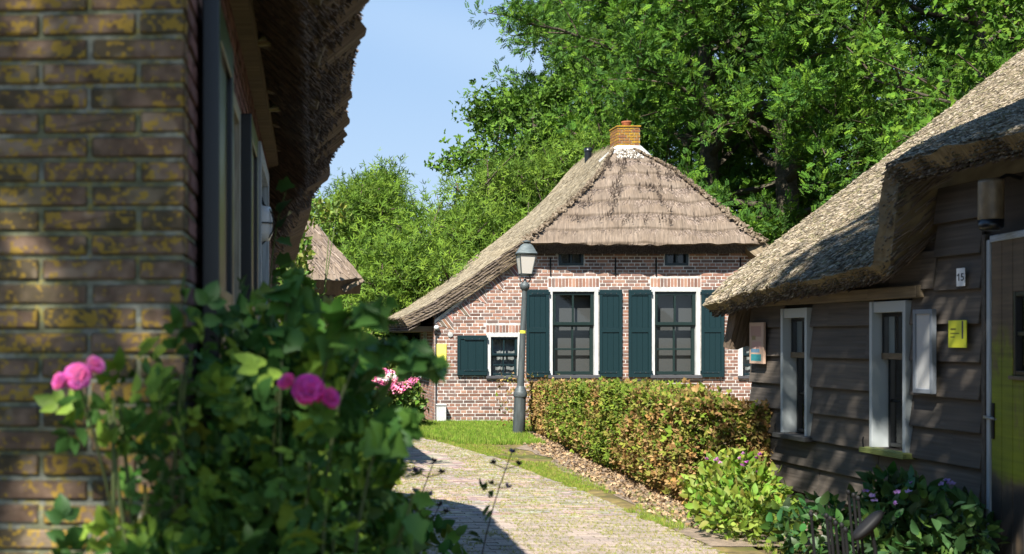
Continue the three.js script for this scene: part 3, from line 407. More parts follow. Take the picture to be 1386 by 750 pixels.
  const ys = mesh('information_sign', span(0, 0.2, 0, 0.31, 0, 0.014, 0.003), std({ map: yt, roughness: 0.6 })); ys.position.set(3.32 + X(589.6), Yy(488), -20.9 + 0.010); tag(ys, 'yellow notice sign on the brick corner beside the small shutter', 'sign');
  { const g = ys.geometry, p = g.attributes.position, uv = new Float32Array(p.count * 2); for (let i = 0; i < p.count; i++) { uv[2 * i] = p.getX(i) / 0.2; uv[2 * i + 1] = p.getY(i) / 0.31; } g.setAttribute('uv', new THREE.BufferAttribute(uv, 2)); }
  const pq = mesh('house_plaque', lathe([[0, 0.014], [0.05, 0.014], [0.058, 0], [0, 0]], 8), std({ color: [0.62, 0.62, 0.60], roughness: 0.5, map: grain })); pq.geometry.rotateX(Math.PI / 2); pq.position.set(3.32 + X(609.5), Yy(453), -20.892); tag(pq, 'small pale octagonal plaque above the yellow notice sign', 'plaque');
  const wb = thing('meter_box', 'white box standing at the foot of the brick corner', 'box', [3.32 + X(596), 0, -20.79]); mesh('cabinet', span(-0.085, 0.085, 0, 0.34, -0.08, 0.06, 0.01), M.white, wb); mesh('lid', span(-0.095, 0.095, 0.341, 0.365, -0.09, 0.075, 0.008), M.white, wb);
  const dp = thing('cable_conduit', 'thin grey conduit with white sensor running down the brick corner', 'conduit', [3.32 + 0.02, 0, -20.9]); mesh('pipe', tube([[0, 0, 0.03], [0, 0.9, 0.03], [0, 1.72, 0.03]], 0.012, 0.012, 8), M.sill, dp); mesh('sensor', new THREE.SphereGeometry(0.05, 12, 8).translate(0.01, 1.8, 0.05), M.white, dp); mesh('bracket', span(-0.03, 0.03, 1.68, 1.75, 0.008, 0.06, 0.004), M.iron, dp);
}

// ------------------------------------------------------------------ street lamp
{
  const L = thing('street_lamp', 'grey cast-iron lamp post with square lantern head beside the hedge end', 'street lamp', [4.27, 0, -18.2]); L.rotation.z = -0.042; L.scale.y = 0.92;
  mesh('base', lathe([[0, 0], [0.1, 0], [0.098, 0.4], [0.094, 0.68], [0.104, 0.69], [0.112, 0.71], [0.112, 0.77], [0.096, 0.79], [0.09, 0.83], [0.073, 0.86], [0.058, 0.89]], 22), M.lampGrey, L);
  mesh('pole', lathe([[0.058, 0.88], [0.05, 1.6], [0.044, 2.3], [0.04, 2.58], [0.05, 2.6]], 18), M.lampGrey, L);
  mesh('collar', lathe([[0.03, 2.58], [0.068, 2.62], [0.078, 2.67], [0.068, 2.72], [0.03, 2.74], [0.02, 2.8]], 18), M.lampGrey, L);
  for (const s of [-1, 1]) mesh('scroll', tube([[s * 0.015, 2.72, 0], [s * 0.07, 2.76, 0], [s * 0.085, 2.82, 0], [s * 0.06, 2.88, 0]], 0.011, 0.011, 6), M.lampGrey, L);
  const hd = sub('lantern', L); hd.scale.set(0.8, 1, 0.8); const sq = (r0, r1, y0, y1) => { const g = new THREE.CylinderGeometry(r1 * 1.414, r0 * 1.414, y1 - y0, 4, 1); g.rotateY(Math.PI / 4); g.translate(0, (y0 + y1) / 2, 0); return g; };
  mesh('tray', sq(0.105, 0.115, 2.86, 2.895), M.lampGrey, hd);
  for (const [sx, sz] of [[-1, -1], [1, -1], [1, 1], [-1, 1]]) mesh('corner_bar', tube([[sx * 0.108, 2.89, sz * 0.108], [sx * 0.165, 3.23, sz * 0.165]], 0.012, 0.012, 5), M.lampGrey, hd);
  const milk = new THREE.MeshPhysicalMaterial({ color: lin(0.72, 0.68, 0.62), roughness: 0.35, transmission: 0.4, thickness: 0 });
  for (let k = 0; k < 4; k++) { const sh = new THREE.Shape([[-0.1, 0], [0.1, 0], [0.155, 0.335], [-0.155, 0.335]].map(p => new THREE.Vector2(...p))), g = new THREE.ExtrudeGeometry(sh, { depth: 0.004, bevelEnabled: false }); g.rotateX(0.165); g.translate(0, 2.892, 0.102); g.rotateY(k * Math.PI / 2); mesh('glass_pane', g, milk, hd); }
  mesh('rim', sq(0.185, 0.195, 3.225, 3.255), M.lampGrey, hd); mesh('hood', merge([sq(0.185, 0.10, 3.255, 3.40), sq(0.10, 0.06, 3.4, 3.43)]), std({ color: [0.17, 0.20, 0.20], roughness: 0.5, map: grain }), hd);
  mesh('finial', lathe([[0.06, 3.42], [0.055, 3.45], [0.085, 3.455], [0.085, 3.475], [0.03, 3.49], [0, 3.5]], 14), M.lampGrey, hd);
  mesh('sticker_band', lathe([[0.0495, 1.83], [0.0495, 1.88]], 16), std({ color: [0.62, 0.6, 0.05], side: THREE.DoubleSide }), L);
}

// ------------------------------------------------------------------ cottage with the lichened gable
{
  const R = rng(101), G = thing('brick_cottage', 'brick cottage with yellow-lichened gable, black shutters and dark thatched eave above the path', 'house', [-0.18, 0, -2.7], -0.045);
  const lichen = tex(1024, 1024, (u, v) => {
    const base = fbm(u * 40, v * 40, 40, 4, 2), stain = fbm(u * 9, v * 9, 9, 4, 6), pale = fbm(u * 14, v * 14, 14, 3, 21), sp = fbm(u * 110, v * 110, 110, 3, 13), zone = fbm(u * 10, v * 10, 10, 3, 17);
    let c = [0.435 + 0.3 * (base - 0.5), 0.35 + 0.27 * (base - 0.5), 0.285 + 0.25 * (base - 0.5)]; const s = sstep(0.42, 0.6, stain) * 0.55; c = c.map((x, i) => lerp(x, [0.22, 0.21, 0.13][i], s));
    const p = sstep(0.60, 0.70, pale) * 0.5; c = c.map((x, i) => lerp(x, [0.62, 0.55, 0.46][i], p));
    const y = sstep(0.598, 0.655, sp * 0.74 + zone * 0.33); return c.map((x, i) => lerp(x, [0.66, 0.53, 0.16][i], y * 0.7));
  });
  const plainTex = tex(512, 512, (u, v) => { const b = fbm(u * 24, v * 24, 24, 4, 2), s = fbm(u * 6, v * 6, 6, 3, 8); return [0.40 + 0.3 * (b - 0.5) + 0.1 * s, 0.29 + 0.25 * (b - 0.5) + 0.06 * s, 0.27 + 0.22 * (b - 0.5) + 0.06 * s]; });
  const bm = std({ map: lichen, bumpMap: grainBump, bumpScale: 0.004, roughness: 0.95 }), sm = std({ map: plainTex, bumpMap: grainBump, bumpScale: 0.004, roughness: 0.9 });
  const H = 0.0485, J = 0.0115, L = 0.2285, rnd = (x0, x1, y0, y1, z0, z1) => { const g = new RoundedBoxGeometry(x1 - x0, y1 - y0, z1 - z0, 2, 0.006); const p = g.attributes.position; for (let i = 0; i < p.count; i++) { p.setXYZ(i, p.getX(i) + (R() - 0.5) * 0.003, p.getY(i) + (R() - 0.5) * 0.003, p.getZ(i) + (R() - 0.5) * 0.001); } g.translate((x0 + x1) / 2, (y0 + y1) / 2, (z0 + z1) / 2); metreUV(g, 'xy', 0.75, R(), R()); return g; };
  const mt = std({ roughness: 0.95, bumpMap: grainBump, bumpScale: 0.006, map: tex(512, 512, (u, v) => { const a = fbm(u * 48, v * 48, 48, 4, 3), b = fbm(u * 9, v * 9, 9, 4, 15), c = fbm(u * 60, v * 60, 60, 3, 25); let k = [0.50, 0.50, 0.45].map(x => x * (0.72 + 0.55 * a)); const d = sstep(0.42, 0.62, b) * 0.6; k = k.map((x, i) => lerp(x, [0.33, 0.34, 0.22][i] * (0.7 + 0.6 * a), d)); const y = sstep(0.6, 0.68, c); return k.map((x, i) => lerp(x, [0.60, 0.52, 0.2][i], y * 0.5)); }) });
  const gw = mesh('gable_wall', metreUV(span(-3.6, -0.006, 0, 2.95, -0.25, -0.006)), mt, G), rest = [];
  for (let r = 0, y = 0.004; y < 2.92; y += H + J, r++) for (let k = 0, x = r % 2 ? -L / 2 + J / 2 : 0; x > -1.4; k++) { const l = (r % 2 && k === 0) ? L / 2 - J / 2 : L; const x1 = k === 0 ? 0 : x, x0 = x1 - l + (R() - 0.5) * 0.006, z = (R() - 0.5) * 0.005; if (y > 1.05 && y < 2.6 && x0 > -0.95) mesh('brick', rnd(x0, x1 - 0.0005, y, y + H + (R() - 0.5) * 0.004, -0.08, z * 0.6 + (R() < 0.15 ? -0.0015 : 0)), bm, gw); else rest.push(rnd(x0, x1 - 0.0005, y, y + H, -0.08, z)); x = x1 - l - J; }
  mesh('bricks', merge(rest), bm, gw).userData.kind = 'stuff';
  // wall along the path with window and door openings
  const sw = mesh('side_wall', metreUV(merge([span(-0.25, -0.006, 0, 2.95, -0.88, -0.251), span(-0.25, -0.006, 0, 0.85, -1.96, -0.8801), span(-0.25, -0.006, 2.55, 2.95, -1.96, -0.8801), span(-0.25, -0.006, 0, 2.95, -3.2, -1.9601), span(-0.25, -0.006, 2.66, 2.95, -4.4, -3.2001), span(-0.25, -0.006, 0, 2.95, -6.6, -4.4001)])), M.oldMortar, G), rs = [];
  for (let r = 0, y = 0.004; y < 2.92; y += H + J, r++) for (let z = r % 2 ? -0.1 : -L, k = 0; z > -6.6; k++) {
    const l = k === 0 ? (r % 2 ? 0.0 : 0) || 0 : L, z1 = k === 0 ? -0.0815 : z, z0 = k === 0 ? (r % 2 ? -0.1085 : -L) : z - L; z = z0 - J;
    if ((z0 < -0.88 && z1 > -1.96 && y + H > 0.85 && y < 2.55) || (z0 < -3.2 && z1 > -4.4 && y < 2.66)) continue; const g = rnd(-0.08, -0.0005 + (R() - 0.5) * 0.004, y, y + H, z0, z1);
    if (y > 1.05 && y < 2.6 && z1 > -0.5) mesh('brick', g, sm, sw); else if (y > 0.9) rs.push(g); }
  mesh('bricks', merge(rs), sm, sw).userData.kind = 'stuff';
  mesh('rear_wall', span(-3.6, -0.26, 0, 2.95, -6.6, -6.4), M.oldMortar, G); mesh('far_wall', span(-3.6, -3.4, 0, 2.95, -6.39, -0.251), M.oldMortar, G);
  const gt = new THREE.ExtrudeGeometry(new THREE.Shape([[-3.6, 2.951], [-0.02, 2.951], [-3.3, 5.6], [-3.6, 5.6]].map(p => new THREE.Vector2(...p))), { depth: 0.2, bevelEnabled: false }); gt.translate(0, 0, -0.22); mesh('gable_boards', gt, M.plank, G);
  // window and folded-back shutters
  const pale = std({ color: [0.50, 0.46, 0.36], map: grain, roughness: 0.45 });
  const w = sub('window', G); mesh('frame', merge([span(-0.12, 0.018, 0.86, 2.55, -0.935, -0.881, 0.004), span(-0.12, 0.012, 0.93, 2.5, -1.44, -1.40, 0.004), span(-0.12, 0.018, 0.86, 2.55, -1.955, -1.905, 0.004), span(-0.12, 0.017, 2.49, 2.549, -1.9, -0.94, 0.004), span(-0.12, 0.05, 0.851, 0.9, -1.95, -0.885, 0.004)]), pale, w);
  for (const [a, b] of [[-1.40, -0.935], [-1.905, -1.44]]) for (let k = 0; k < 3; k++) { const g = span(-0.062, -0.056, 0.92 + k * 0.52, 1.40 + k * 0.52, a, b); mesh('pane', g, M.glass, w); if (k) mesh('glazing_bar', span(-0.09, -0.04, 0.92 + k * 0.52 - 0.036, 0.92 + k * 0.52, a, b, 0.004), M.black, w); }
  mesh('blind', span(-0.24, -0.2, 0.86, 2.54, -1.95, -0.89), M.dark, w);
  for (const [z0, z1, y0, y1] of [[-0.86, -0.285, 0.86, 2.52], [-2.58, -1.98, 0.86, 2.55]]) {
    const s = sub('shutter', G), f = [span(0.014, 0.062, y0, y1, z1 - 0.06, z1, 0.005), span(0.014, 0.062, y0, y1, z0, z0 + 0.06, 0.005)]; for (const y of [y0, (y0 + y1) / 2 - 0.05, y1 - 0.1]) f.push(span(0.014, 0.061, y, y + 0.1, z0 + 0.06, z1 - 0.06, 0.005)); mesh('shutter_frame', merge(f), M.black, s);
    for (let k = 0; k < 2; k++) mesh('panel', span(0.02, 0.046, [y0 + 0.1, (y0 + y1) / 2 + 0.05][k], [(y0 + y1) / 2 - 0.05, y1 - 0.1][k], z0 + 0.06, z1 - 0.06), M.black, s);
    for (const y of [y0 + 0.2, y1 - 0.2]) mesh('hinge', span(0.004, 0.03, y - 0.03, y + 0.03, z0 - 0.03, z0 + 0.02, 0.004), M.iron, s);
  }
  const dr = sub('door', G); mesh('frame', merge([span(-0.12, 0.05, 0, 2.65, -3.28, -3.201, 0.004), span(-0.12, 0.05, 0, 2.65, -4.399, -4.32, 0.004), span(-0.12, 0.049, 2.56, 2.65, -4.32, -3.28, 0.004)]), M.paleBlue, dr);
  for (let k = 0; k < 7; k++) mesh('plank', span(-0.09, -0.05, 0, 2.56, -4.32 + k * 0.1486, -4.32 + (k + 1) * 0.1486 - 0.004, 0.004), M.paleBlue, dr); mesh('handle', tube([[-0.05, 1.05, -3.4], [0.01, 1.05, -3.4], [0.01, 1.05, -3.52]], 0.009, 0.009, 6), M.iron, dr);
  mesh('corner_post', span(-0.1, 0.03, 0, 2.9, -6.68, -6.601, 0.006), M.oldWood, G);
  mesh('wall_plate', metreUV(span(-0.14, 0.075, 2.9, 3.0, -6.62, -0.02, 0.008)), M.oldWood, G);
  for (let k = 0; k < 7; k++) { const g = span(-0.04, 0.04, -0.05, 0.05, 0, 0.6, 0.006); g.rotateY(Math.PI / 2); g.rotateZ(-0.35); g.translate(-0.2, 3.1, -0.5 - k * 0.95); mesh('rafter_end', g, M.oldWood, G); }
  // thatch: the eave dips to the wall at the far end
  const xe = curve([[-0.2, 0.55], [5.2, 0.56], [5.7, 0.55], [6.05, 0.46], [6.3, 0.36], [6.6, 0.26], [6.9, 0.17]]), ye = curve([[-0.2, 3.12], [5.2, 3.1], [5.75, 3.04], [6.05, 2.92], [6.3, 2.74], [6.6, 2.52], [6.9, 2.3]]);
  const P = (u, v) => { const s = lerp(-0.1, 6.9, u); return V(lerp(-3.4, xe(s), v), lerp(6.7, ye(s), v) - 0.12 * Math.sin(Math.PI * v), -s); };
  const roof = sub('roof', G); mesh('thatch', slab(P, 170, 60, 0.37, { amp: 0.02, freq: 7, edge: 0.035, seed: 4, undercut: 0.7 }), M.thatchDark, roof);
  const Pb = (u, v) => { const s = lerp(-0.1, 6.9, u); return V(lerp(-3.4, -7, v), lerp(6.7, 3.1, v), -lerp(6.9, -0.1, u)); }; mesh('thatch', slab(Pb, 24, 12, 0.3, { seed: 9 }), M.thatchDark, roof);
  const C = new Copies(); straws(C, P, 9000, { len: 0.32, rad: 0.0045, cols: RC.dark, seed: 31, lift: -0.12, vmin: 0.86, off: -0.40, jit: 0.16 });
  for (let k = 0; k < 9; k++) straws(C, P, 2200, { len: 0.17, rad: 0.004, cols: k < 5 ? RC.dark : [...RC.dark, ...RC.grey], seed: 40 + k, lift: -0.25 + 0.05 * k, vmin: 0.972 + 0.0022 * k, vmax: 1, off: -0.38 + 0.045 * k, jit: 0.2 });
  straws(C, P, 9000, { len: 0.3, rad: 0.005, cols: RC.grey, seed: 60, lift: 0.08, vmin: 0.6 });
  C.build('reeds', strawGeo, M.reed, roof).userData.kind = 'stuff';
  for (const [z, y, x] of [[-2.3, 2.94, 0.10], [-3.7, 2.93, 0.12]]) { const T = new Copies(), Q = rng(90 + Math.round(z * 10)); for (let i = 0; i < 60; i++) T.add(V(x - 0.06, y - 0.02, z + gauss(Q) * 0.03), qDir(V(0.8, 0.25 + gauss(Q) * 0.2, gauss(Q) * 0.35).normalize()), V(0.0025, 0.22 + 0.14 * Q(), 0.0025), [0.46, 0.36, 0.22].map(v => v * (0.7 + 0.5 * Q()))); T.build('straw_tuft', strawGeo, M.reed, roof).userData.kind = 'stuff'; }
  // bulkhead lamp beside the door
  const wl = thing('wall_lantern', 'small caged white glass lamp on the wall beside the pale door', 'wall lamp', [-0.055, 0, -6.0], -0.045);
  const milk = new THREE.MeshPhysicalMaterial({ color: lin(0.8, 0.8, 0.8), roughness: 0.25, transmission: 0.3, thickness: 0 });
  mesh('backplate', span(-0.02, 0.02, 2.1, 2.34, -0.06, 0.06, 0.006), M.paleBlue, wl); mesh('glass', lathe([[0, 2.12], [0.04, 2.13], [0.058, 2.17], [0.058, 2.27], [0.045, 2.31], [0, 2.32]], 18, 0.075), milk, wl); mesh('arm', tube([[0.0, 2.34, 0], [0.06, 2.37, 0], [0.075, 2.33, 0]], 0.01, 0.012, 6), M.iron, wl);
  for (let k = 0; k < 4; k++) { const a = k * Math.PI / 2 + 0.6; mesh('cage_wire', tube([[0.075, 2.11, 0], [0.075 + Math.cos(a) * 0.066, 2.17, Math.sin(a) * 0.066], [0.075 + Math.cos(a) * 0.066, 2.27, Math.sin(a) * 0.066], [0.075, 2.335, 0]], 0.004, 0.004, 5), M.iron, wl); }
  mesh('cage_ring', new THREE.TorusGeometry(0.066, 0.004, 6, 20).rotateX(Math.PI / 2).translate(0.075, 2.22, 0), M.iron, wl);
}

// ------------------------------------------------------------------ small thatched outbuilding further along
{
  const G = thing('thatched_outbuilding', 'small outbuilding with grey thatched roof half hidden by a climbing vine', 'outbuilding', [0, 0, -13.4]);
  mesh('wall', span(-3.4, 0.85, 0, 2.25, -3.2, 0.25), M.plankB, G); for (let k = 0; k < 9; k++) mesh('board', span(-0.9 + k * 0.195, -0.9 + (k + 1) * 0.195 - 0.006, 0, 2.25, 0.251, 0.275), [M.plank, M.plankB, M.plankC][k % 3], G);
  const PH = (u, v) => V(lerp(lerp(-3.0, -4.2, v), lerp(-0.55, 1.22, v), u), lerp(5.0, 2.28, v) - 0.1 * Math.sin(Math.PI * v), lerp(-1.9, 0.5, v)), PS = (u, v) => V(lerp(-0.55, 1.22, v), lerp(5.0, 2.28, v) - 0.1 * Math.sin(Math.PI * v), lerp(lerp(-1.9, 0.5, v), -3.6, u));
  const roof = sub('roof', G); mesh('thatch', slab((u, v) => PH(1 - u, v), 60, 40, 0.26, { amp: 0.02, seed: 12 }), M.thatch, roof); mesh('thatch', slab((u, v) => PS(1 - u, v), 40, 40, 0.26, { amp: 0.02, seed: 13 }), M.thatch, roof);
  const C = new Copies(); straws(C, (u, v) => PH(1 - u, v), 9000, { len: 0.2, rad: 0.006, cols: RC.grey, seed: 71, lift: 0.06 }); straws(C, (u, v) => PS(1 - u, v), 4000, { len: 0.2, rad: 0.006, cols: RC.grey, seed: 72, lift: 0.06 }); C.build('reeds', strawGeo, M.reed, roof).userData.kind = 'stuff';
}

// ------------------------------------------------------------------ weatherboarded barn
{
  const R = rng(202), B = thing('weatherboarded_barn', 'dark weatherboarded barn with mossy thatched roof raised over its door', 'barn', [4.803, 0, -10.72], 0.0433 - Math.PI / 2); // x runs along the wall, z outward
  const bot = [0.0, 0.24, 0.477, 0.714, 0.952, 1.18, 1.434, 1.70], PM = [M.plank, M.plankB, M.plankC];
  const wall = sub('wall', B);
  mesh('sheathing', merge([span(0, 0.62, 0, 2.1, -0.12, -0.002), span(0.6201, 1.1, 0, 0.74, -0.12, -0.002), span(0.6201, 1.1, 1.87, 2.15, -0.12, -0.002), span(1.1001, 1.98, 0, 2.2, -0.12, -0.002), span(1.9801, 2.47, 0, 0.74, -0.12, -0.002), span(1.9801, 2.47, 1.88, 2.25, -0.12, -0.002), span(2.4701, 2.72, 0, 2.3, -0.12, -0.002), span(2.7201, 7, 0, 2.68, -0.12, -0.002)]), M.dark, wall);
  mesh('gable_wall', span(-0.02, 0.0, 0, 2.0, -3.3, -0.121), M.plankB, wall); mesh('rear_wall', span(0.0, 7, 0, 2.0, -3.5, -3.3), M.dark, wall); mesh('floor', span(0.01, 7, -0.02, 0.02, -3.29, -0.13), M.dark, wall);
  const board = (s0, s1, y, h) => { const g = new RoundedBoxGeometry(s1 - s0, h, 0.022, 1, 0.005); const p = g.attributes.position, n = 1; g.translate((s0 + s1) / 2, y + h / 2, 0.011); const sk = (R() - 0.5) * 0.012; for (let i = 0; i < p.count; i++) { const t = 1 - (p.getY(i) - y) / h; p.setZ(i, p.getZ(i) + 0.004 + 0.038 * t + 0.003 * noise2(p.getX(i) * 3, y * 9, 0, 5)); p.setY(i, p.getY(i) + sk * ((p.getX(i) - s0) / (s1 - s0) - 0.5)); } metreUV(g, 'xy', 0.7, R(), R()); g.computeVertexNormals(); mesh('board', g, PM[Math.floor(R() * 3)], wall); };
  bot.forEach((y, i) => { const h = (bot[i + 1] ?? 1.94) - y + 0.035, e = 3.215 + (R() - 0.5) * 0.03; const segs = y + h > 0.78 ? [[0, 0.628], [1.092, 1.988], [2.462, e]] : [[[0, 2.05], [2.056, e]], [[0, 1.2], [1.206, e]], [[0, 2.05], [2.056, e]]][i]; for (const [a, b] of segs) board(a, b, y, h); });
  board(0.4, 2.2, 1.96, 0.17); board(2.206, 2.73, 1.96, 0.28); for (const y of [1.94, 2.18, 2.42]) board(2.74, 3.22, y, 0.26);
  mesh('wall_plate', metreUV(span(-0.25, 2.6, 1.90, 1.99, 0.0, 0.10, 0.006)), M.oldWood, B);
  // windows with deep pale jambs
  const jamb = std({ color: [0.36, 0.39, 0.40], roughness: 0.6 }), net = std({ color: [0.16, 0.17, 0.19] });
  for (const [a, b, y0, y1, sillM, lab] of [[0.64, 1.08, 0.745, 1.868, std({ color: [0.06, 0.06, 0.06], map: grain, roughness: 0.6 }), 'dark'], [2.0, 2.45, 0.745, 1.885, std({ color: [0.26, 0.30, 0.08], map: grain, roughness: 0.8 }), 'green']]) {
    const w = sub('window', B); mesh('frame', merge([span(a - 0.002, a + 0.035, y0, y1, -0.10, 0.085, 0.004), span(b - 0.035, b + 0.002, y0, y1, -0.10, 0.085, 0.004), span(a + 0.0351, b - 0.0351, y1 - 0.085, y1, -0.10, 0.074, 0.004)]), jamb, w);
    const ym = y0 + (y1 - y0) * 0.62; sash(w, a + 0.036, b - 0.036, ym, y1 - 0.086, 2, 1, -0.035, M.black, 0.03, 0.022); sash(w, a + 0.036, b - 0.036, y0 + 0.01, ym + 0.02, 2, 2, -0.085, M.black, 0.03, 0.022);
    mesh('meeting_rail', span(a + 0.037, b - 0.037, ym - 0.015, ym + 0.035, -0.035, 0.012, 0.004), M.oldWood, w);
    mesh('sill', span(a - 0.06, b + 0.05, y0 - 0.045, y0 - 0.002, -0.02, 0.135, 0.006), sillM, w); mesh('back_board', span(a - 0.02, b + 0.02, y0 - 0.05, y1 + 0.05, -0.6, -0.58), net, w);
    mesh('latch', tube([[a - 0.02, y0, 0.12], [a - 0.02, y0 + 0.05, 0.125], [a - 0.02, y0 + 0.08, 0.12]], 0.007, 0.006, 6), M.iron, w);
  }
  // roof in one sheet: low eave, lifted over the door
  const main = z => 1.93 + 0.79 * (0.33 - z), lift = z => clamp((z + 2.3) / 2.66) * 0.98;
  const P = (u, v) => { const s = lerp(6.8, -0.36, u), z = lerp(-3.4, 0.36, v), k = sstep(2.47, 2.70, s); return V(s, main(z) + lerp((0.09 + 0.21 * clamp(s / 2.4)) * clamp((z + 2.3) / 2.66), lift(z), k) - 0.05 * sstep(0.92, 1, v) + 0.02 * Math.sin(s * 2.3), z + 0.03 * k); };
  const roof = sub('roof', B); mesh('thatch', slab(P, 220, 90, 0.25, { amp: 0.03, freq: 9, edge: 0.02, seed: 6, undercut: 0.6, thEnd: 0.13 }), M.thatchMoss, roof);
  const Pb = (u, v) => V(lerp(-0.36, 6.8, u), lerp(main(-3.4), 2, v), lerp(-3.4, -6.8, v)); mesh('thatch', slab(Pb, 30, 16, 0.25, { seed: 7 }), M.thatchMoss, roof);
  const Pe = (u, v) => { const z = lerp(0.18, -3.3, u); return V(-0.16 - 0.12 * v, lerp(main(z) - 0.16, Math.max(1.52, main(z) - 0.75), v), z); }; mesh('verge_thatch', slab((u, v) => Pe(1 - u, v), 40, 10, 0.12, { amp: 0.02, freq: 9, edge: 0.06, seed: 8 }), M.thatchDark, roof);
  const C = new Copies(), cols = RC.moss; straws(C, P, 95000, { len: 0.085, rad: 0.0058, cols, seed: 81, lift: 0.28, jit: 0.4 }); for (let k = 0; k < 6; k++) straws(C, P, 3000, { len: 0.12, rad: 0.0055, cols: k < 3 ? cols : [...RC.dark, ...RC.moss], seed: 820 + k, lift: -0.1 - 0.03 * k, vmin: 0.985, off: -0.01 - 0.026 * k, jit: 0.35 }); straws(C, P, 6000, { len: 0.25, rad: 0.005, cols: RC.dark, seed: 84, lift: -0.05, vmin: 0.85, off: -0.17, jit: 0.2 });
  C.build('reeds', strawGeo, M.reed, roof).userData.kind = 'stuff';
  // door leaf with algae
  const D = sub('door', B, [3.275, 0, 0.0], -0.2);
  const algae = tex(512, 1024, (u, v) => { const g = fbm(u * 3, v * 130, 0, 3, 2) * 0.5 + fbm(u * 5, v * 5, 0, 4, 8) * 0.5; let c = [0.40 * (0.6 + 0.7 * g), 0.335 * (0.6 + 0.7 * g), 0.26 * (0.6 + 0.7 * g)]; const ed = fbm(u * 5, v * 9, 0, 4, 31), gr = sstep(0.30, 0.36, v + (ed - 0.5) * 0.16) * (1 - sstep(0.60, 0.72, v + (ed - 0.5) * 0.3)) * sstep(0.18, 0.5, ed + 0.22 * fbm(u * 40, v * 40, 0, 3, 5)); c = c.map((x, i) => lerp(x, [0.46, 0.50, 0.07][i] * (0.7 + 0.5 * g), gr)); const dk = (1 - sstep(0.24, 0.34, v + (ed - 0.5) * 0.2)) * sstep(0.3, 0.5, fbm(u * 8, v * 8, 0, 3, 77) + 0.15); return c.map((x, i) => lerp(x, [0.13, 0.12, 0.11][i], dk)); });
  const dm = std({ map: algae, bumpMap: woodBump, bumpScale: 0.002, roughness: 0.7 }); const DW = 1.02, DH = 2.24;
  const plank = (x0, x1, y0, y1) => { const g = span(x0, x1, y0, y1, 0, 0.04, 0.004), p = g.attributes.position, uv = new Float32Array(p.count * 2); for (let i = 0; i < p.count; i++) { uv[2 * i] = p.getX(i) / DW; uv[2 * i + 1] = p.getY(i) / DH; } g.setAttribute('uv', new THREE.BufferAttribute(uv, 2)); mesh('plank', g, dm, D); };
  for (let k = 0; k < 7; k++) { const a = 0.05 + k * 0.138, b = a + 0.134; if (k < 2 || k > 5) plank(a, b, 0.02, DH); else { plank(a, b, 0.02, 1.36); plank(a, b, 1.9, DH); } }
  mesh('stile', span(0, 0.046, 0, DH + 0.02, -0.01, 0.05, 0.005), M.paleBlue, D); mesh('head_rail', span(0.0461, DW, DH - 0.0, DH + 0.045, -0.01, 0.05, 0.005), M.paleBlue, D);
  const dwn = sub('window', D); sash(dwn, 0.33, 0.876, 1.362, 1.898, 2, 2, 0.0, M.black, 0.03, 0.026); mesh('sill', span(0.31, 0.9, 1.335, 1.36, 0.041, 0.062, 0.004), M.oldWood, dwn); mesh('blind', span(0.3, 0.9, 1.34, 1.92, -0.3, -0.29), M.dark, dwn);
  const hd = sub('handle', D); mesh('plate', span(0.066, 0.098, 0.93, 1.17, 0.0405, 0.049, 0.004), M.iron, hd); mesh('lever', tube([[0.08, 1.07, 0.045], [0.08, 1.07, 0.085], [0.11, 1.072, 0.09], [0.2, 1.07, 0.085]], 0.009, 0.008, 8), std({ color: [0.35, 0.36, 0.38], metalness: 0.9, roughness: 0.35 }), hd); mesh('latch_bolt', span(-0.03, 0.06, 1.06, 1.08, 0.051, 0.06, 0.002), std({ color: [0.35, 0.36, 0.38], metalness: 0.9, roughness: 0.35 }), hd);
  mesh('jamb', span(3.225, 3.262, 0, 2.3, -0.02, 0.055, 0.004), M.plankB, B);
  // things fixed to the boards
  const at = (o, s, y, z) => { o.position.set(s, y, z).applyAxisAngle(Y1, B.rotation.y).add(B.position); o.rotation.y = B.rotation.y; return o; };
  const can = (w, h, fn) => { const t = document.createElement('canvas'); t.width = w; t.height = h; fn(t.getContext('2d')); const c = new THREE.CanvasTexture(t); c.colorSpace = THREE.SRGBColorSpace; return c; };
  const card = (w, h, d, m) => { const g = span(0, w, 0, h, 0, d, 0.002), p = g.attributes.position, uv = new Float32Array(p.count * 2); for (let i = 0; i < p.count; i++) { uv[2 * i] = p.getX(i) / w; uv[2 * i + 1] = p.getY(i) / h; } g.setAttribute('uv', new THREE.BufferAttribute(uv, 2)); return g; };
  const pnl = at(thing('picture_panel', 'narrow faded pink and teal picture panel at the barn corner', 'sign'), 0.09, 1.36, 0.078); mesh('board', card(0.27, 0.39, 0.022), std({ map: can(108, 156, c => { c.fillStyle = '#b79a86'; c.fillRect(0, 0, 108, 156); c.fillStyle = '#a37f74'; c.fillRect(10, 14, 80, 40); c.fillStyle = '#8d7a55'; c.fillRect(18, 50, 30, 16); c.fillStyle = '#b78f84'; c.fillRect(20, 72, 70, 26); c.fillStyle = '#5b7b93'; c.fillRect(12, 100, 66, 14); c.fillStyle = '#2f7f86'; c.fillRect(12, 120, 78, 26); }), roughness: 0.6 }), pnl);
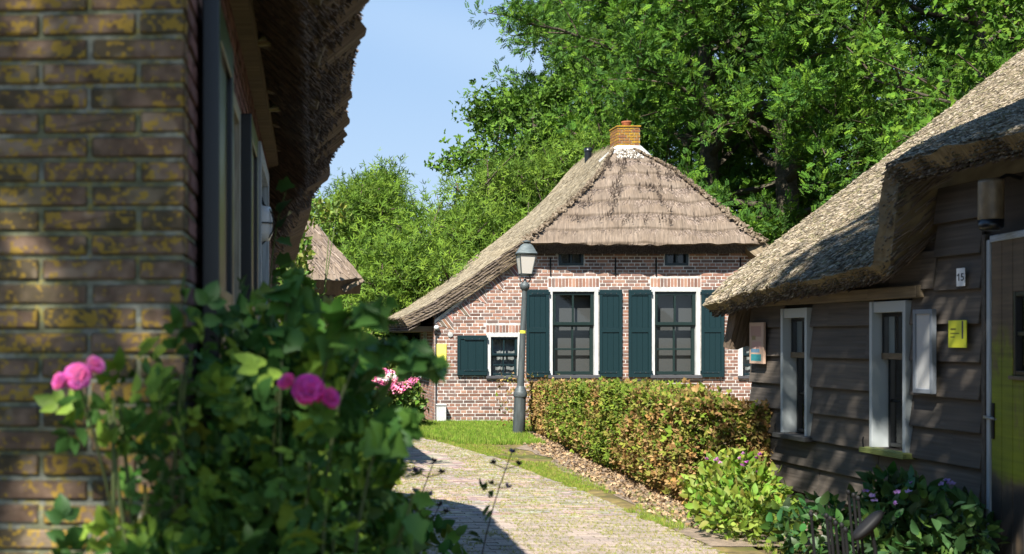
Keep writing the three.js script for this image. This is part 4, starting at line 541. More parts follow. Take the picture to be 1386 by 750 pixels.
  const fr = at(thing('display_case', 'tall narrow glazed display frame between barn window and yellow notice', 'display frame'), 2.58, 1.2, 0.078); mesh('back', span(0.01, 0.21, 0.01, 0.60, 0, 0.01), std({ color: [0.42, 0.40, 0.36], map: grain }), fr); mesh('frame', merge([span(0, 0.03, 0, 0.61, 0, 0.035, 0.004), span(0.19, 0.22, 0, 0.61, 0, 0.035, 0.004), span(0.03, 0.19, 0, 0.035, 0, 0.034, 0.004), span(0.03, 0.19, 0.575, 0.61, 0, 0.034, 0.004)]), std({ color: [0.17, 0.19, 0.22], roughness: 0.5 }), fr); mesh('glass', span(0.03, 0.19, 0.035, 0.575, 0.02, 0.024), new THREE.MeshPhysicalMaterial({ color: lin(0.9, 0.9, 0.9), roughness: 0.04, metalness: 0.35, transmission: 0.6, thickness: 0 }), fr);
  const ye = at(thing('notice_sign', 'yellow-green notice with dark bar on the boards beside the barn door', 'sign'), 2.935, 1.535, 0.078); mesh('plate', card(0.185, 0.19, 0.008), std({ map: can(148, 152, c => { c.fillStyle = '#d8d93a'; c.fillRect(0, 0, 148, 152); c.fillStyle = '#3b3f45'; c.fillRect(112, 4, 13, 98); c.fillStyle = '#5c5a1c'; c.font = 'bold 20px sans-serif'; c.fillRect(20, 44, 44, 10); c.fillRect(20, 70, 72, 6); c.fillRect(20, 90, 34, 6); }), roughness: 0.5 }), ye);
  const nb = at(thing('number_plate', 'small white house number plate high on the boards by the door', 'number plate'), 3.02, 1.96, 0.08); mesh('plate', card(0.085, 0.125, 0.006), std({ map: can(68, 100, c => { c.fillStyle = '#cfd3d8'; c.fillRect(0, 0, 68, 100); c.fillStyle = '#1c2230'; c.font = 'bold 58px sans-serif'; c.textAlign = 'center'; c.fillText('15', 34, 70); }), roughness: 0.5 }), nb);
  const ld = at(thing('cylinder_lamp', 'brown cylindrical lamp with black base hanging over the barn door', 'wall lamp'), 3.52, 2.3, 0.2); mesh('shade', lathe([[0, 0.33], [0.07, 0.33], [0.074, 0.31], [0.074, 0.075], [0.07, 0.07]], 24), std({ color: [0.26, 0.19, 0.11], map: grain, roughness: 0.4 }), ld); mesh('base', lathe([[0, 0], [0.05, 0], [0.072, 0.02], [0.074, 0.068], [0, 0.068]], 24), M.black, ld); mesh('bracket', tube([[0, 0.3, -0.03], [0, 0.36, -0.1], [0, 0.34, -0.2]], 0.012, 0.012, 6), M.iron, ld);
}

// ------------------------------------------------------------------ trees
const LEAF = { ash: pinnateGeo(4, 0.19, 0.075, 0.017), oval: bladeGeo([[V(0, 0, 0), V(0.02, 0.10, -0.02), V(1, 0, 0), 0.034, V(0, 0, 1), 0.01], [V(0, 0.03, 0), V(0.10, 0.07, -0.03), V(-0.5, 0.85, 0), 0.034, V(0, 0, 1), 0.01], [V(0, 0.05, 0), V(-0.09, 0.12, -0.03), V(0.6, 0.8, 0), 0.034, V(0, 0, 1), 0.01]]), willow: bladeGeo([[V(0, 0, 0), V(0.01, 0.13, -0.03), V(1, 0, 0), 0.013, V(0, 0, 1), 0.01], [V(0, 0.02, 0), V(0.09, 0.09, -0.04), V(-0.6, 0.8, 0), 0.012, V(0, 0, 1), 0.01], [V(0, 0.05, 0), V(-0.08, 0.14, -0.03), V(0.7, 0.7, 0), 0.012, V(0, 0, 1), 0.01], [V(0, 0.08, 0), V(0.06, 0.18, -0.03), V(-0.6, 0.8, 0), 0.012, V(0, 0, 1), 0.01]]) };
const leafPaint = leafMat([1, 1, 1], { roughness: 0.9, transmission: 0.3 });
const TC = { ash: [[0.080, 0.185, 0.012], [0.060, 0.15, 0.012], [0.12, 0.225, 0.014], [0.04, 0.11, 0.014]], oval: [[0.085, 0.19, 0.012], [0.062, 0.15, 0.012], [0.125, 0.225, 0.016]], willow: [[0.12, 0.21, 0.018], [0.09, 0.17, 0.017], [0.155, 0.245, 0.022]], bright: [[0.16, 0.23, 0.03], [0.12, 0.19, 0.025], [0.20, 0.27, 0.05]] };
function tree(name, label, { x, z, h, r, base = 0.2, limbs = 26, sub2 = 7, tw = 6, lv = 9, leaf = 'ash', size = 1, seed = 1, trunk = 0.24, group, top = 0.97, up = 0.55, cols, lean = 0, spread = 0.34 }) {
  const R = rng(seed), T = thing(name, label, 'tree', [x, 0, z], 0, group), wood = [], fine = [], C = new Copies(), pal = cols || TC[leaf];
  const ax = t => V(lean * h * t * t + 0.25 * Math.sin(t * 5 + seed), h * t, 0.25 * Math.cos(t * 4 + seed) - 0.25 * Math.cos(seed));
  const tp = Array.from({ length: 9 }, (_, i) => ax(i / 8 * top)); tp[0].set(tp[0].x, -0.2, tp[0].z); const x0 = tp[0].x; 
  const trunkGeo = tubeSeg(tp, t => trunk * (1 - 0.88 * t) + 0.02 + (t < 0.02 ? trunk * 0.35 : 0), 10);
  for (let i = 0; i < limbs; i++) {
    const t = lerp(base, top, (i + 0.5 * R()) / limbs), a = i * 2.39996 + R() * 0.7, f = (t - base) / (1 - base), ln = r * (0.35 + 0.95 * Math.sin(Math.PI * Math.pow(clamp(f * 0.86 + 0.12), 0.8))) * (0.7 + 0.5 * R()), rise = lerp(0.25, 1.3, f) * up + R() * 0.25;
    const o = ax(t), dir = V(Math.cos(a), rise, Math.sin(a)).normalize(), pts = [o]; for (let k = 1; k <= 4; k++) pts.push(o.clone().addScaledVector(dir, ln * k / 4).add(V(gauss(R) * 0.06 * ln, -0.05 * ln * (k / 4) ** 2 + gauss(R) * 0.04 * ln, gauss(R) * 0.06 * ln)));
    wood.push(tubeSeg(pts, q => trunk * 0.34 * (1 - 0.82 * q) * (1 - 0.5 * f) + 0.008, 5, false));
    for (let k = 0; k < sub2; k++) {
      const q = 0.25 + 0.75 * (k + R()) / sub2, seg = Math.min(3, Math.floor(q * 4)), p = pts[seg].clone().lerp(pts[seg + 1], q * 4 - seg), d2 = dir.clone().add(rdir(R).multiplyScalar(0.95)).add(V(0, 0.15, 0)).normalize(), l2 = ln * spread * (0.6 + 0.8 * R()) * (1.25 - 0.5 * q), e = p.clone().addScaledVector(d2, l2);
      fine.push(tubeSeg([p, p.clone().lerp(e, 0.5).add(V(0, 0.04 * l2, 0)), e], w => 0.022 * (1 - 0.7 * w) + 0.004, 4, false));
      for (let m = 0; m < tw; m++) {
        const c = p.clone().lerp(e, 0.2 + 0.85 * (m + R()) / tw).add(rdir(R).multiplyScalar(0.22 * size * (0.5 + R()))), tone = 0.78 + 0.45 * R();
        for (let n = 0; n < lv; n++) { const b = rdir(R), q2 = c.clone().addScaledVector(b, 0.3 * size * Math.pow(R(), 0.6)), dd = b.clone().multiplyScalar(0.9).add(V(0, 0.25, 0)).add(rdir(R).multiplyScalar(0.6)).normalize(), col = pal[Math.floor(R() * pal.length)], kk = tone * (0.85 + 0.3 * R()); C.add(q2, qDir(dd, R() * 6.28), size * (0.75 + 0.5 * R()), col.map(v => v * kk)); }
      }
    }
  }
  mesh('trunk', trunkGeo, M.bark, T); mesh('branches', merge(wood), M.bark, T); mesh('twigs', merge(fine), M.twig, T); C.build('crown', LEAF[leaf], leafPaint, T); return T;
}
{
  const g = 'trees behind the farmhouse';
  tree('ash_tree', 'tall ash tree rising directly behind the farmhouse chimney', { x: 12.6, z: -31.5, h: 17.5, r: 3.6, base: 0.12, limbs: 36, sub2: 9, tw: 7, lv: 15, seed: 301, trunk: 0.34, group: g });
  tree('ash_tree', 'ash tree with pale mossy trunk showing between farmhouse and barn roofs', { x: 14.2, z: -30, h: 18, r: 4.2, base: 0.2, limbs: 38, sub2: 10, tw: 7, lv: 16, seed: 302, trunk: 0.36, group: g });
  tree('ash_tree', 'large ash tree standing behind the barn ridge', { x: 18.2, z: -27.5, h: 17, r: 4.3, base: 0.1, limbs: 38, sub2: 10, tw: 7, lv: 16, seed: 303, trunk: 0.34, group: g, cols: [[0.088, 0.19, 0.012], [0.065, 0.155, 0.012], [0.125, 0.225, 0.015]] });
  tree('broadleaf_tree', 'broad glossy-leaved tree close behind the barn roof', { x: 15.6, z: -19.5, h: 10.5, r: 3.3, base: 0.1, limbs: 30, sub2: 8, tw: 7, lv: 11, leaf: 'oval', size: 1.05, seed: 304, trunk: 0.22, group: g });
  tree('broadleaf_tree', 'rounded broadleaf tree between the willows and the tall ashes', { x: 8.0, z: -33.5, h: 8.6, r: 2.7, base: 0.1, limbs: 26, sub2: 8, tw: 7, lv: 10, leaf: 'oval', size: 1.15, seed: 305, trunk: 0.2, group: g, cols: [[0.085, 0.175, 0.014], [0.065, 0.145, 0.014], [0.11, 0.205, 0.016]] });
  // second row closing the view
  const back = [[15.5, -40, 17, 4.6, 311], [20.5, -38, 18, 5.0, 312], [27, -36, 17, 5.0, 313], [13.6, -44, 17, 3.6, 314], [24, -30, 15, 4.4, 315], [17.5, -43, 18, 5.0, 316]];
  back.forEach(([x, z, h, r, s]) => tree('ash_tree', 'dark ash tree in the rear row behind the farmhouse', { x, z, h, r, base: 0.04, limbs: 30, sub2: 8, tw: 6, lv: 13, size: 1.6, seed: s, trunk: 0.3, group: 'rear row of ash trees', cols: [[0.062, 0.145, 0.014], [0.048, 0.12, 0.013], [0.085, 0.17, 0.016]] }));
  // lower willows and shrubs left of the farmhouse
  const w = [[3.9, -34, 6.2, 1.5, 321, 'feathery willow shrub with pointed top against the sky'], [6.6, -29.5, 5.4, 2.2, 322, 'dense willow shrub touching the long thatched slope'], [2.6, -31, 5.0, 2.0, 323, 'willow shrub above the outbuilding thatch'], [5.4, -27.5, 3.9, 1.9, 324, 'low willow shrub beside the farmhouse eave'], [3.2, -25.5, 2.9, 1.5, 325, 'low rounded shrub behind the hydrangea'], [8.6, -29.2, 6.0, 2.0, 326, 'bushy willow behind the farmhouse ridge end']];
  w.forEach(([x, z, h, r, s, l]) => tree('willow_shrub', l, { x, z, h, r, base: 0.03, limbs: 30, sub2: 7, tw: 6, lv: 8, leaf: 'willow', size: 1.25, seed: s, trunk: 0.1, up: 1.3, spread: 0.4 }));
  [[0.5, -36, 5.2], [-4, -34, 7], [1.5, -42, 5.5], [30, -24, 12], [-9, -30, 10]].forEach(([x, z, h], i) => tree('garden_tree', ['leafy garden tree behind the outbuilding', 'leafy tree beyond the brick cottage', 'distant tree between willow and outbuilding', 'leafy tree beyond the barn', 'leafy tree behind the cottage garden'][i], { x, z, h, r: h * 0.3, base: 0.06, limbs: 26, sub2: 6, tw: 6, lv: 8, leaf: 'oval', size: 1.4, seed: 330 + i, trunk: 0.2 }));
}

// ------------------------------------------------------------------ hedge
{
  const R = rng(401), HX = curve([[9.9, 3.94], [14, 4.18], [18.9, 4.6]]), H = thing('beech_hedge', 'clipped hedge turning from green to brown between lamp post and barn', 'hedge');
  const top = curve([[9.9, 0.98], [13, 1.0], [16.5, 0.9], [18.9, 0.82]]), WD = curve([[10.3, 0.52], [12, 0.85], [13, 1.05]]);
  const pos = [], idx = [], n = 40, ring = d => [[HX(d) + 0.16, 0.08], [HX(d) + 0.14, top(d) - 0.16], [HX(d) + 0.3, top(d) - 0.1], [HX(d) + WD(d) - 0.3, top(d) - 0.1], [HX(d) + WD(d) - 0.1, 0.08]];
  for (let i = 0; i <= n; i++) { const d = lerp(10.5, 18.75, i / n); for (const [x, y] of ring(d)) pos.push(x + (noise2(d * 4, x * 5, 0, 3) - 0.5) * 0.1, y, -d); } for (let i = 0; i < n; i++) for (let k = 0; k < 4; k++) { const a = i * 5 + k; idx.push(a, a + 1, a + 5, a + 1, a + 6, a + 5); } for (const o of [0, n * 5]) idx.push(o, o + 1, o + 2, o, o + 2, o + 3, o, o + 3, o + 4);
  const g = new THREE.BufferGeometry(); g.setAttribute('position', new THREE.Float32BufferAttribute(pos, 3)); g.setIndex(idx); g.computeVertexNormals(); mesh('inner_growth', metreUV(g.toNonIndexed()), std({ color: [0.11, 0.095, 0.045], side: THREE.DoubleSide, map: grain }), H);
  const C = new Copies(), stems = [], gr = [[0.14, 0.21, 0.018], [0.18, 0.25, 0.025], [0.10, 0.165, 0.016]], br = [[0.33, 0.19, 0.06], [0.25, 0.14, 0.05], [0.40, 0.26, 0.11], [0.21, 0.165, 0.045]], ol = [[0.22, 0.23, 0.035], [0.27, 0.26, 0.05], [0.18, 0.20, 0.028]];
  for (let i = 0; i < 62000; i++) {
    const d = lerp(10.35, 18.9, R()), f = R(); let x, y, nrm; const t = top(d), x0 = HX(d);
    const end = R() < 0.07, e2 = R() < 0.1;
    if (f < 0.68) { y = 0.06 + R() * (t - 0.04); x = x0 + 0.03 + 0.05 * (y / t < 0.25 ? (0.25 - y / t) * 8 : 0); nrm = V(-1, 0.3, 0.2); } else { x = x0 + R() * WD(d); y = t; nrm = V(-0.1, 1, 0.2); }
    let dd = d; if (e2) { dd = end ? 18.92 : 10.35; x = x0 + R() * WD(d); y = 0.06 + R() * (t - 0.04); nrm = V(0, 0.3, end ? -1 : 1); }
    const bump = (noise3(x * 3, y * 3, dd * 3) - 0.5) * 0.17 + (noise3(x * 9, y * 9, dd * 9) - 0.5) * 0.13; const p = V(x, y, -dd).addScaledVector(nrm, bump * 0.8 - Math.abs(gauss(R)) * 0.07 + (R() < 0.05 ? 0.08 * R() : 0)); if (p.y < 0.03) continue;
    const nz = noise3(x * 2.2 + 4, y * 2.2, dd * 1.1), patch = noise3(x * 0.7 + 2, y * 0.9 + 7, dd * 0.45 + 1), brown = clamp(0.74 + (nz - 0.5) * 1.7 + (patch - 0.5) * 2.4); const q = R(), pal = q < brown * 0.75 ? br : q < brown * 0.75 + 0.28 ? ol : gr, c = pal[Math.floor(R() * pal.length)], kk = 0.75 + 0.5 * R();
    C.add(p, qDir(nrm.clone().multiplyScalar(0.5).add(rdir(R)).normalize(), R() * 6.28), 0.65 + 0.6 * R(), c.map(v => v * kk));
  }
  C.build('foliage', bladeGeo([[V(0, 0, 0), V(0, 0.06, -0.012), V(1, 0, 0), 0.019, V(0, 0, 1), 0.006], [V(0, 0.01, 0), V(0.045, 0.045, 0.01), V(-0.6, 0.8, 0), 0.017, V(0, 0, 1), 0.005]]), leafPaint, H);
  for (let i = 0; i < 260; i++) { const d = lerp(10.5, 18.7, R()), x = HX(d) + 0.06, y = 0.1 + R() * (top(d) - 0.3); stems.push(tubeSeg([V(x + 0.2, y - 0.12, -d + gauss(R) * 0.1), V(x + 0.05, y, -d), V(x - 0.03, y + 0.16 * R(), -d + gauss(R) * 0.15)], () => 0.005, 4, false)); }
  mesh('stems', merge(stems), std({ color: [0.24, 0.2, 0.12] }), H);
}

// ------------------------------------------------------------------ leafy plants
function blob(R, c, r) { const d = rdir(R), k = Math.pow(R(), 0.42); return V(c[0] + d.x * r[0] * k, c[1] + d.y * r[1] * k, c[2] + d.z * r[2] * k); }
const petalGeo = (() => { const g = new THREE.SphereGeometry(1, 7, 5, 0, Math.PI * 2, 0, 1.1); g.scale(0.62, 0.5, 0.62); g.translate(0, -0.5, 0); return g; })();
function rose(parent, p, s, face, col, seed, name = 'flower') { // cup of overlapping petals round a bud
  const R = rng(seed), list = []; for (let i = 0; i < 26; i++) { const ring = i / 26, a = i * 2.39996, g = petalGeo.clone(), op = lerp(0.15, 1.35, ring); g.scale(lerp(0.5, 1.0, ring), 1, lerp(0.5, 1.0, ring)); g.rotateX(Math.PI); g.translate(0, -0.28, 0); g.rotateZ(-Math.PI / 2 + 0.1); g.translate(lerp(0.12, 0.55, ring), 0.1 - 0.15 * ring + gauss(R) * 0.05, 0); g.rotateZ(-(op - 0.6) * 1.05 + gauss(R) * 0.12); g.rotateY(a); g.rotateX(gauss(R) * 0.1); list.push(tint(g, col.map(v => v * (0.75 + 0.5 * R())))); }
  const o = mesh(name, merge(list), leafMat([1, 1, 1], { vertexColors: true, transmission: 0.3 }), parent); o.position.copy(p); o.scale.set(s, s * 0.72, s); o.quaternion.copy(qDir(face)); return o;
}
function bush(name, label, { blobs, n, geo, cols, own = 0, stemBase, stems = 12, seed, size = 1, upw = 0.4, gloss = 0.55, cat = 'bush', group, droop = 0 }) {
  const R = rng(seed), B = thing(name, label, cat, [stemBase[0], 0, stemBase[2]], 0, group), o = B.position, items = [], st = []; const tot = blobs.reduce((s, b) => s + b[2], 0);
  for (const [c, r, wt] of blobs) for (let i = 0; i < n * wt / tot; i++) { const p = blob(R, c, r).sub(o); if (p.y < 0.03) continue; items.push([p, rdir(R).multiplyScalar(0.8).add(V((p.x + o.x - c[0]) / r[0], upw + (p.y - c[1]) / r[1] - droop, (p.z + o.z - c[2]) / r[2]).multiplyScalar(0.7)).normalize(), R() * 6.28, size * (0.6 + 0.7 * R()), cols[Math.floor(R() * cols.length)].map(v => v * (0.75 + 0.5 * R()))]); }
  for (let i = 0; i < stems; i++) { const [c, r] = blobs[i % blobs.length], e = blob(R, c, r.map(v => v * 0.85)).sub(o), b = V(gauss(R) * 0.1, 0, gauss(R) * 0.1); st.push(tubeSeg([b, b.clone().lerp(e, 0.5).add(V(gauss(R) * 0.05, 0.12, gauss(R) * 0.05)), e], t => 0.008 * (1 - 0.7 * t) + 0.002, 5, false)); }
  mesh('stems', merge(st), std({ color: [0.10, 0.13, 0.04] }), B);
  items.sort((a, b) => (b[0].z - a[0].z)); const mats = {}; const C = new Copies();
  items.forEach((it, i) => { if (i < own) { const k = Math.floor(i % 6), c = cols[k % cols.length].map(v => v * (0.8 + 0.09 * k)); const m = mats[k] ||= leafMat(c, { roughness: gloss }); const l = mesh('leaf', geo, m, B); l.position.copy(it[0]); l.quaternion.copy(qDir(it[1], it[2])); l.scale.setScalar(it[3]); } else C.add(it[0], qDir(it[1], it[2]), it[3], it[4]); });
  if (C.m.length) C.build('foliage', geo, leafMat([1, 1, 1], { roughness: gloss }), B).userData.kind = 'stuff'; return B;
}
{
  const leaflet = broadLeafGeo(0.042, 0.0145, 0, 5), roseLeaf = merge([[0, 0.062, 0], [1.05, 0.058, 0], [-1.05, 0.058, 0], [1.2, 0.026, 0], [-1.2, 0.026, 0]].map(([a, y], i) => { const g = leaflet.clone(); g.scale(i ? 0.9 : 1.1, i ? 0.9 : 1.1, 1); g.rotateZ(a); g.rotateX(0.12 * (i % 2 ? 1 : -1)); g.translate(0, y, -0.06 * y); return g; })), bigLeaf = broadLeafGeo(0.085, 0.034, 2);
  const dk = [[0.065, 0.16, 0.028], [0.052, 0.135, 0.03], [0.095, 0.2, 0.034], [0.075, 0.18, 0.038]], mid = [...dk, [0.15, 0.25, 0.03], [0.2, 0.3, 0.04]];
  const rb = bush('rose_bush', 'rose bush with a deep pink bloom spilling from the cottage corner over the path', { blobs: [[[0.09, 1.22, -2.85], [0.22, 0.42, 0.55], 5], [[0.08, 0.85, -3.0], [0.26, 0.4, 0.7], 3], [[0.05, 1.5, -3.1], [0.2, 0.22, 0.4], 1.4], [[0.22, 1.1, -2.9], [0.14, 0.4, 0.4], 1.6]], n: 1450, geo: roseLeaf, cols: mid, own: 300, stemBase: [0.08, 0, -3.0], stems: 26, seed: 501, gloss: 0.5, size: 1.05 });
  rose(rb, V(0.105 - 0.08, 1.495, 3.0 - 2.3), 0.055, V(0.1, 0.5, 0.85).normalize(), [0.72, 0.07, 0.36], 11); rose(rb, V(0.07, 1.478, 0.72), 0.036, V(0.7, 0.3, 0.6).normalize(), [0.66, 0.06, 0.34], 14); rose(rb, V(-0.025, 1.513, 0.7), 0.03, V(-0.5, 0.7, 0.4).normalize(), [0.78, 0.10, 0.40], 15);
  const wr = bush('rose_bush', 'thin rose bush with a light pink bloom against the lichened gable', { blobs: [[[-0.26, 0.98, -2.42], [0.26, 0.2, 0.16], 5], [[-0.17, 1.28, -2.5], [0.13, 0.22, 0.12], 2.2], [[-0.16, 1.5, -2.52], [0.07, 0.16, 0.08], 0.5], [[-0.33, 1.44, -2.5], [0.08, 0.06, 0.06], 0.35]], n: 300, geo: roseLeaf, cols: [...mid, [0.2, 0.24, 0.03]], own: 280, stemBase: [-0.24, 0, -2.5], stems: 14, seed: 502, gloss: 0.5 });
  rose(wr, V(-0.385 + 0.24, 1.52, 2.5 - 2.36), 0.048, V(0, 0.45, 0.9).normalize(), [0.85, 0.18, 0.50], 12); rose(wr, V(-0.105, 1.545, 0.14), 0.034, V(0.6, 0.6, 0.5).normalize(), [0.88, 0.24, 0.55], 16); rose(wr, V(-0.185, 1.51, 0.15), 0.03, V(-0.7, 0.3, 0.5).normalize(), [0.78, 0.14, 0.46], 17); mesh('stem', tube([[-0.05, 1.0, 0], [-0.1, 1.3, 0.06], [-0.145, 1.51, 0.13]], 0.004, 0.003, 5), std({ color: [0.08, 0.1, 0.03] }), wr);
  mesh('rosehip', new THREE.SphereGeometry(0.012, 10, 8).translate(-0.02, 1.38, 0.06), std({ color: [0.7, 0.5, 0.05] }), wr);
  // arching shoots with large leaves, one reaching out over the path
  const R = rng(503), sh = thing('climber_shoot', 'arching shoots with large dark leaves reaching over the path in front of the farmhouse', 'climbing plant', [0.12, 0, -2.55]); const mats = dk.map(c => leafMat(c, { roughness: 0.45 }));
  const shoots = [[[0, 0, 0], [0.02, 0.9, 0.0], [0.06, 1.45, 0.05], [0.14, 1.59, 0.06], [0.21, 1.59, 0.06], [0.285, 1.54, 0.05]], [[0, 0, 0], [-0.02, 1.0, 0.02], [0.02, 1.5, 0.06], [0.08, 1.65, 0.1], [0.16, 1.69, 0.12]], [[0, 0, 0], [0.08, 0.9, 0], [0.13, 1.3, 0.04], [0.18, 1.42, 0.04], [0.22, 1.44, 0.03]], [[0, 0, 0], [-0.05, 0.9, 0], [-0.07, 1.45, -0.05], [-0.05, 1.7, -0.1], [-0.04, 1.78, -0.12]], [[0, 0, 0], [0.1, 0.7, 0.05], [0.17, 1.05, 0.06], [0.23, 1.25, 0.05]]];
  shoots.forEach((p, i) => { const c = new THREE.CatmullRomCurve3(p.map(q => V(...q))); mesh('stem', tube(p, 0.006, 0.002, 6), std({ color: [0.07, 0.09, 0.03] }), sh); const n = i === 0 ? 22 : 16; for (let k = 0; k < n; k++) { const t = lerp(i === 4 ? 0.4 : 0.62, 1, k / (n - 1)), q = c.getPoint(t), s = k % 2 ? 1 : -1, d = V(s * 0.5 + gauss(R) * 0.4, -0.55 + gauss(R) * 0.35, 0.45 + gauss(R) * 0.4).normalize(); const l = mesh('leaf', bigLeaf, mats[Math.floor(R() * 4)], sh); l.position.copy(q); l.quaternion.copy(qDir(d, R() * 6.28)); l.scale.setScalar((0.6 + 0.5 * R()) * (t > 0.93 ? 0.7 : 1)); } });
  // shoot climbing the wall near the lamp
  const cs = thing('wall_climber', 'slender green shoot climbing the cottage wall below the caged lamp', 'climbing plant', [0.02, 0, -4.9]); mesh('stem', tube([[0, 0, 0], [0.03, 1, 0], [0.02, 1.7, 0], [0.06, 2.1, -0.02], [0.10, 2.25, 0]], 0.006, 0.002, 5), std({ color: [0.09, 0.13, 0.03] }), cs);
  for (let k = 0; k < 16; k++) { const y = 1.1 + k * 0.078, l = mesh('leaf', bigLeaf, leafMat([0.07, 0.15, 0.03], { roughness: 0.5 }), cs); l.position.set(0.02 + 0.04 * (y > 1.9 ? 1 : 0.4), y, 0.01); l.quaternion.copy(qDir(V(0.5 + 0.4 * R(), -0.4 + 0.6 * R(), 0.5 * gauss(R) + 0.3).normalize(), R() * 6)); l.scale.setScalar(0.9 + 0.5 * R()); }
  // verbena stalks at the bed edge
  const spots = [[0.58, -4.3, 1.12, -0.02, 0.12], [0.82, -4.25, 1.16, 0.03, 0.10], [0.55, -4.6, 0.88, 0.0, 0.05], [0.66, -4.9, 0.86, 0.02, 0.06], [0.48, -4.1, 0.98, -0.05, 0.10]], fl = std({ color: [0.14, 0.11, 0.24] }), vs = std({ color: [0.055, 0.045, 0.035] });
  const lab = ['branching verbena stalk with dark flower heads at the path edge', 'tallest verbena stalk with blue-purple heads leaning over the path', 'short verbena stalk with a green bud at the bed edge', 'short verbena stalk with a dusky head beside the leafy clump', 'slender verbena stalk close to the rose bush'];
  spots.forEach(([x, z, h, lx, ly], i) => { const v = thing('verbena_stalk', lab[i], 'flower', [x, 0, z]), tip = V(lx + 0.12, h, ly * 0), c = [[0, 0, 0], [lx * 0.2, h * 0.5, 0], [lx + 0.05, h * 0.82, 0], [tip.x, tip.y, 0]]; mesh('stem', tube(c, 0.0035, 0.002, 5), vs, v); const cc = new THREE.CatmullRomCurve3(c.map(q => V(...q))), heads = [[1, 0, 0], [0.9, -0.05, 0.02], [0.9, 0.05, 0.015], [0.8, -0.03, 0.0], [0.78, 0.03, 0.0]];
    for (const [t, dx, dy] of heads.slice(0, i < 2 ? 5 : 3)) { const p = cc.getPoint(t), e = p.clone().add(V(dx, dy, 0.01)); if (dx) mesh('side_stem', tubeSeg([p, e], () => 0.002, 4), vs, v); const fh = []; for (let k = 0; k < 14; k++) { const g = leafGeo(0.016 + 0.012 * R(), 0.005); g.applyQuaternion(qDir(V(gauss(R), 0.5 + R(), gauss(R)).normalize(), R() * 6)); g.translate(e.x, e.y, e.z); fh.push(g); } mesh('flower_head', merge(fh), i === 2 ? leafMat([0.16, 0.22, 0.03]) : (t === 1 && i === 1 || R() < 0.3) ? fl : vs, v); }
    for (let k = 0; k < 6; k++) { const l = mesh('leaf', roseLeaf, leafMat([0.06, 0.12, 0.03]), v); l.position.copy(cc.getPoint(0.25 + 0.09 * k)); l.quaternion.copy(qDir(V(gauss(R), 0.5, gauss(R)).normalize(), R() * 6)); } });
  bush('leafy_clump', 'low leafy clump at the path edge below the verbena', { blobs: [[[0.55, 0.62, -4.8], [0.35, 0.3, 0.6], 3], [[0.35, 0.7, -4.4], [0.3, 0.35, 0.5], 3]], n: 900, geo: broadLeafGeo(0.07, 0.02), cols: mid, own: 120, stemBase: [0.45, 0, -4.6], stems: 14, seed: 504 });
  bush('leafy_clump', 'taller leafy clump along the cottage wall behind the rose bush', { blobs: [[[0.35, 0.7, -6.4], [0.35, 0.6, 1.4], 3], [[0.25, 1.1, -5.4], [0.2, 0.4, 0.7], 2]], n: 2200, geo: broadLeafGeo(0.075, 0.026), cols: dk, stemBase: [0.3, 0, -6], stems: 14, seed: 505 });
  // vine over the outbuilding
  bush('climbing_vine', 'lime-green climbing vine covering the outbuilding thatch edge', { blobs: [[[0.36, 2.35, -11.9], [0.22, 0.6, 0.4], 3.4], [[0.42, 1.35, -11.8], [0.5, 0.62, 0.5], 4], [[0.62, 2.98, -12.2], [0.42, 0.13, 0.2], 1.2], [[0.95, 1.3, -12.3], [0.35, 0.62, 0.4], 2.4], [[0.5, 1.95, -12.2], [0.3, 0.3, 0.2], 0.5]], n: 3200, geo: broadLeafGeo(0.065, 0.022, 0, 5), cols: TC.bright, stemBase: [0.5, 0, -12], stems: 22, seed: 506, cat: 'vine' });
  // hydrangea and picket fence by the farmhouse
  const hy = bush('hydrangea_bush', 'hydrangea with pink and white flower heads at the farmhouse corner', { blobs: [[[2.35, 0.5, -19.7], [0.62, 0.5, 0.5], 4], [[1.7, 0.42, -19.6], [0.5, 0.42, 0.5], 3], [[2.78, 0.3, -20.2], [0.3, 0.3, 0.3], 1]], n: 2600, geo: broadLeafGeo(0.09, 0.032), cols: [[0.13, 0.2, 0.03], [0.09, 0.16, 0.025], [0.17, 0.24, 0.045]], stemBase: [2.3, 0, -19.7], stems: 16, seed: 507 });
  const Q = rng(508), fg = new THREE.IcosahedronGeometry(0.016, 0), pink = [[0.75, 0.16, 0.33], [0.8, 0.3, 0.42], [0.78, 0.72, 0.66]];
  for (let i = 0; i < 40; i++) { const c = blob(Q, i < 26 ? [2.35, 0.84, -19.35] : [1.7, 0.74, -19.3], [0.5, 0.22, 0.3]), k = pink[Math.floor(Q() * 2.45)], list = []; for (let j = 0; j < 46; j++) { const d = rdir(Q); if (d.y < -0.5) continue; const g = fg.clone(); g.translate(d.x * 0.085, d.y * 0.07, d.z * 0.085); list.push(tint(g, k.map(v => v * (0.75 + 0.5 * Q())))); } const f = mesh('flower_head', merge(list), std({ vertexColors: true }), hy); f.position.copy(c).sub(hy.position); }
  const pf = thing('picket_fence', 'weathered picket fence beside the hydrangea', 'fence', [1.35, 0, -21.2]); for (let k = 0; k < 14; k++) { const h = 0.95 + 0.08 * Q(); mesh('picket', span(-0.5 + k * 0.12, -0.5 + k * 0.12 + 0.06, 0, h, 0, 0.02, 0.006), std({ color: [0.46, 0.42, 0.34], map: grain }), pf); } for (const y of [0.25, 0.7]) mesh('rail', span(-0.6, 1.2, y, y + 0.06, -0.031, -0.001, 0.005), M.oldWood, pf);
  bush('garden_shrub', 'sunlit shrub behind the picket fence', { blobs: [[[1.6, 0.9, -23.5], [1.4, 0.9, 1.2], 4], [[3.0, 1.2, -25], [1.0, 1.2, 1], 3], [[0.4, 1.2, -22], [0.9, 1.1, 1], 3]], n: 7000, geo: LEAF.oval, cols: TC.bright.map(c => c.map(v => v * 0.75)), stemBase: [1.6, 0, -23.5], stems: 30, seed: 509 });
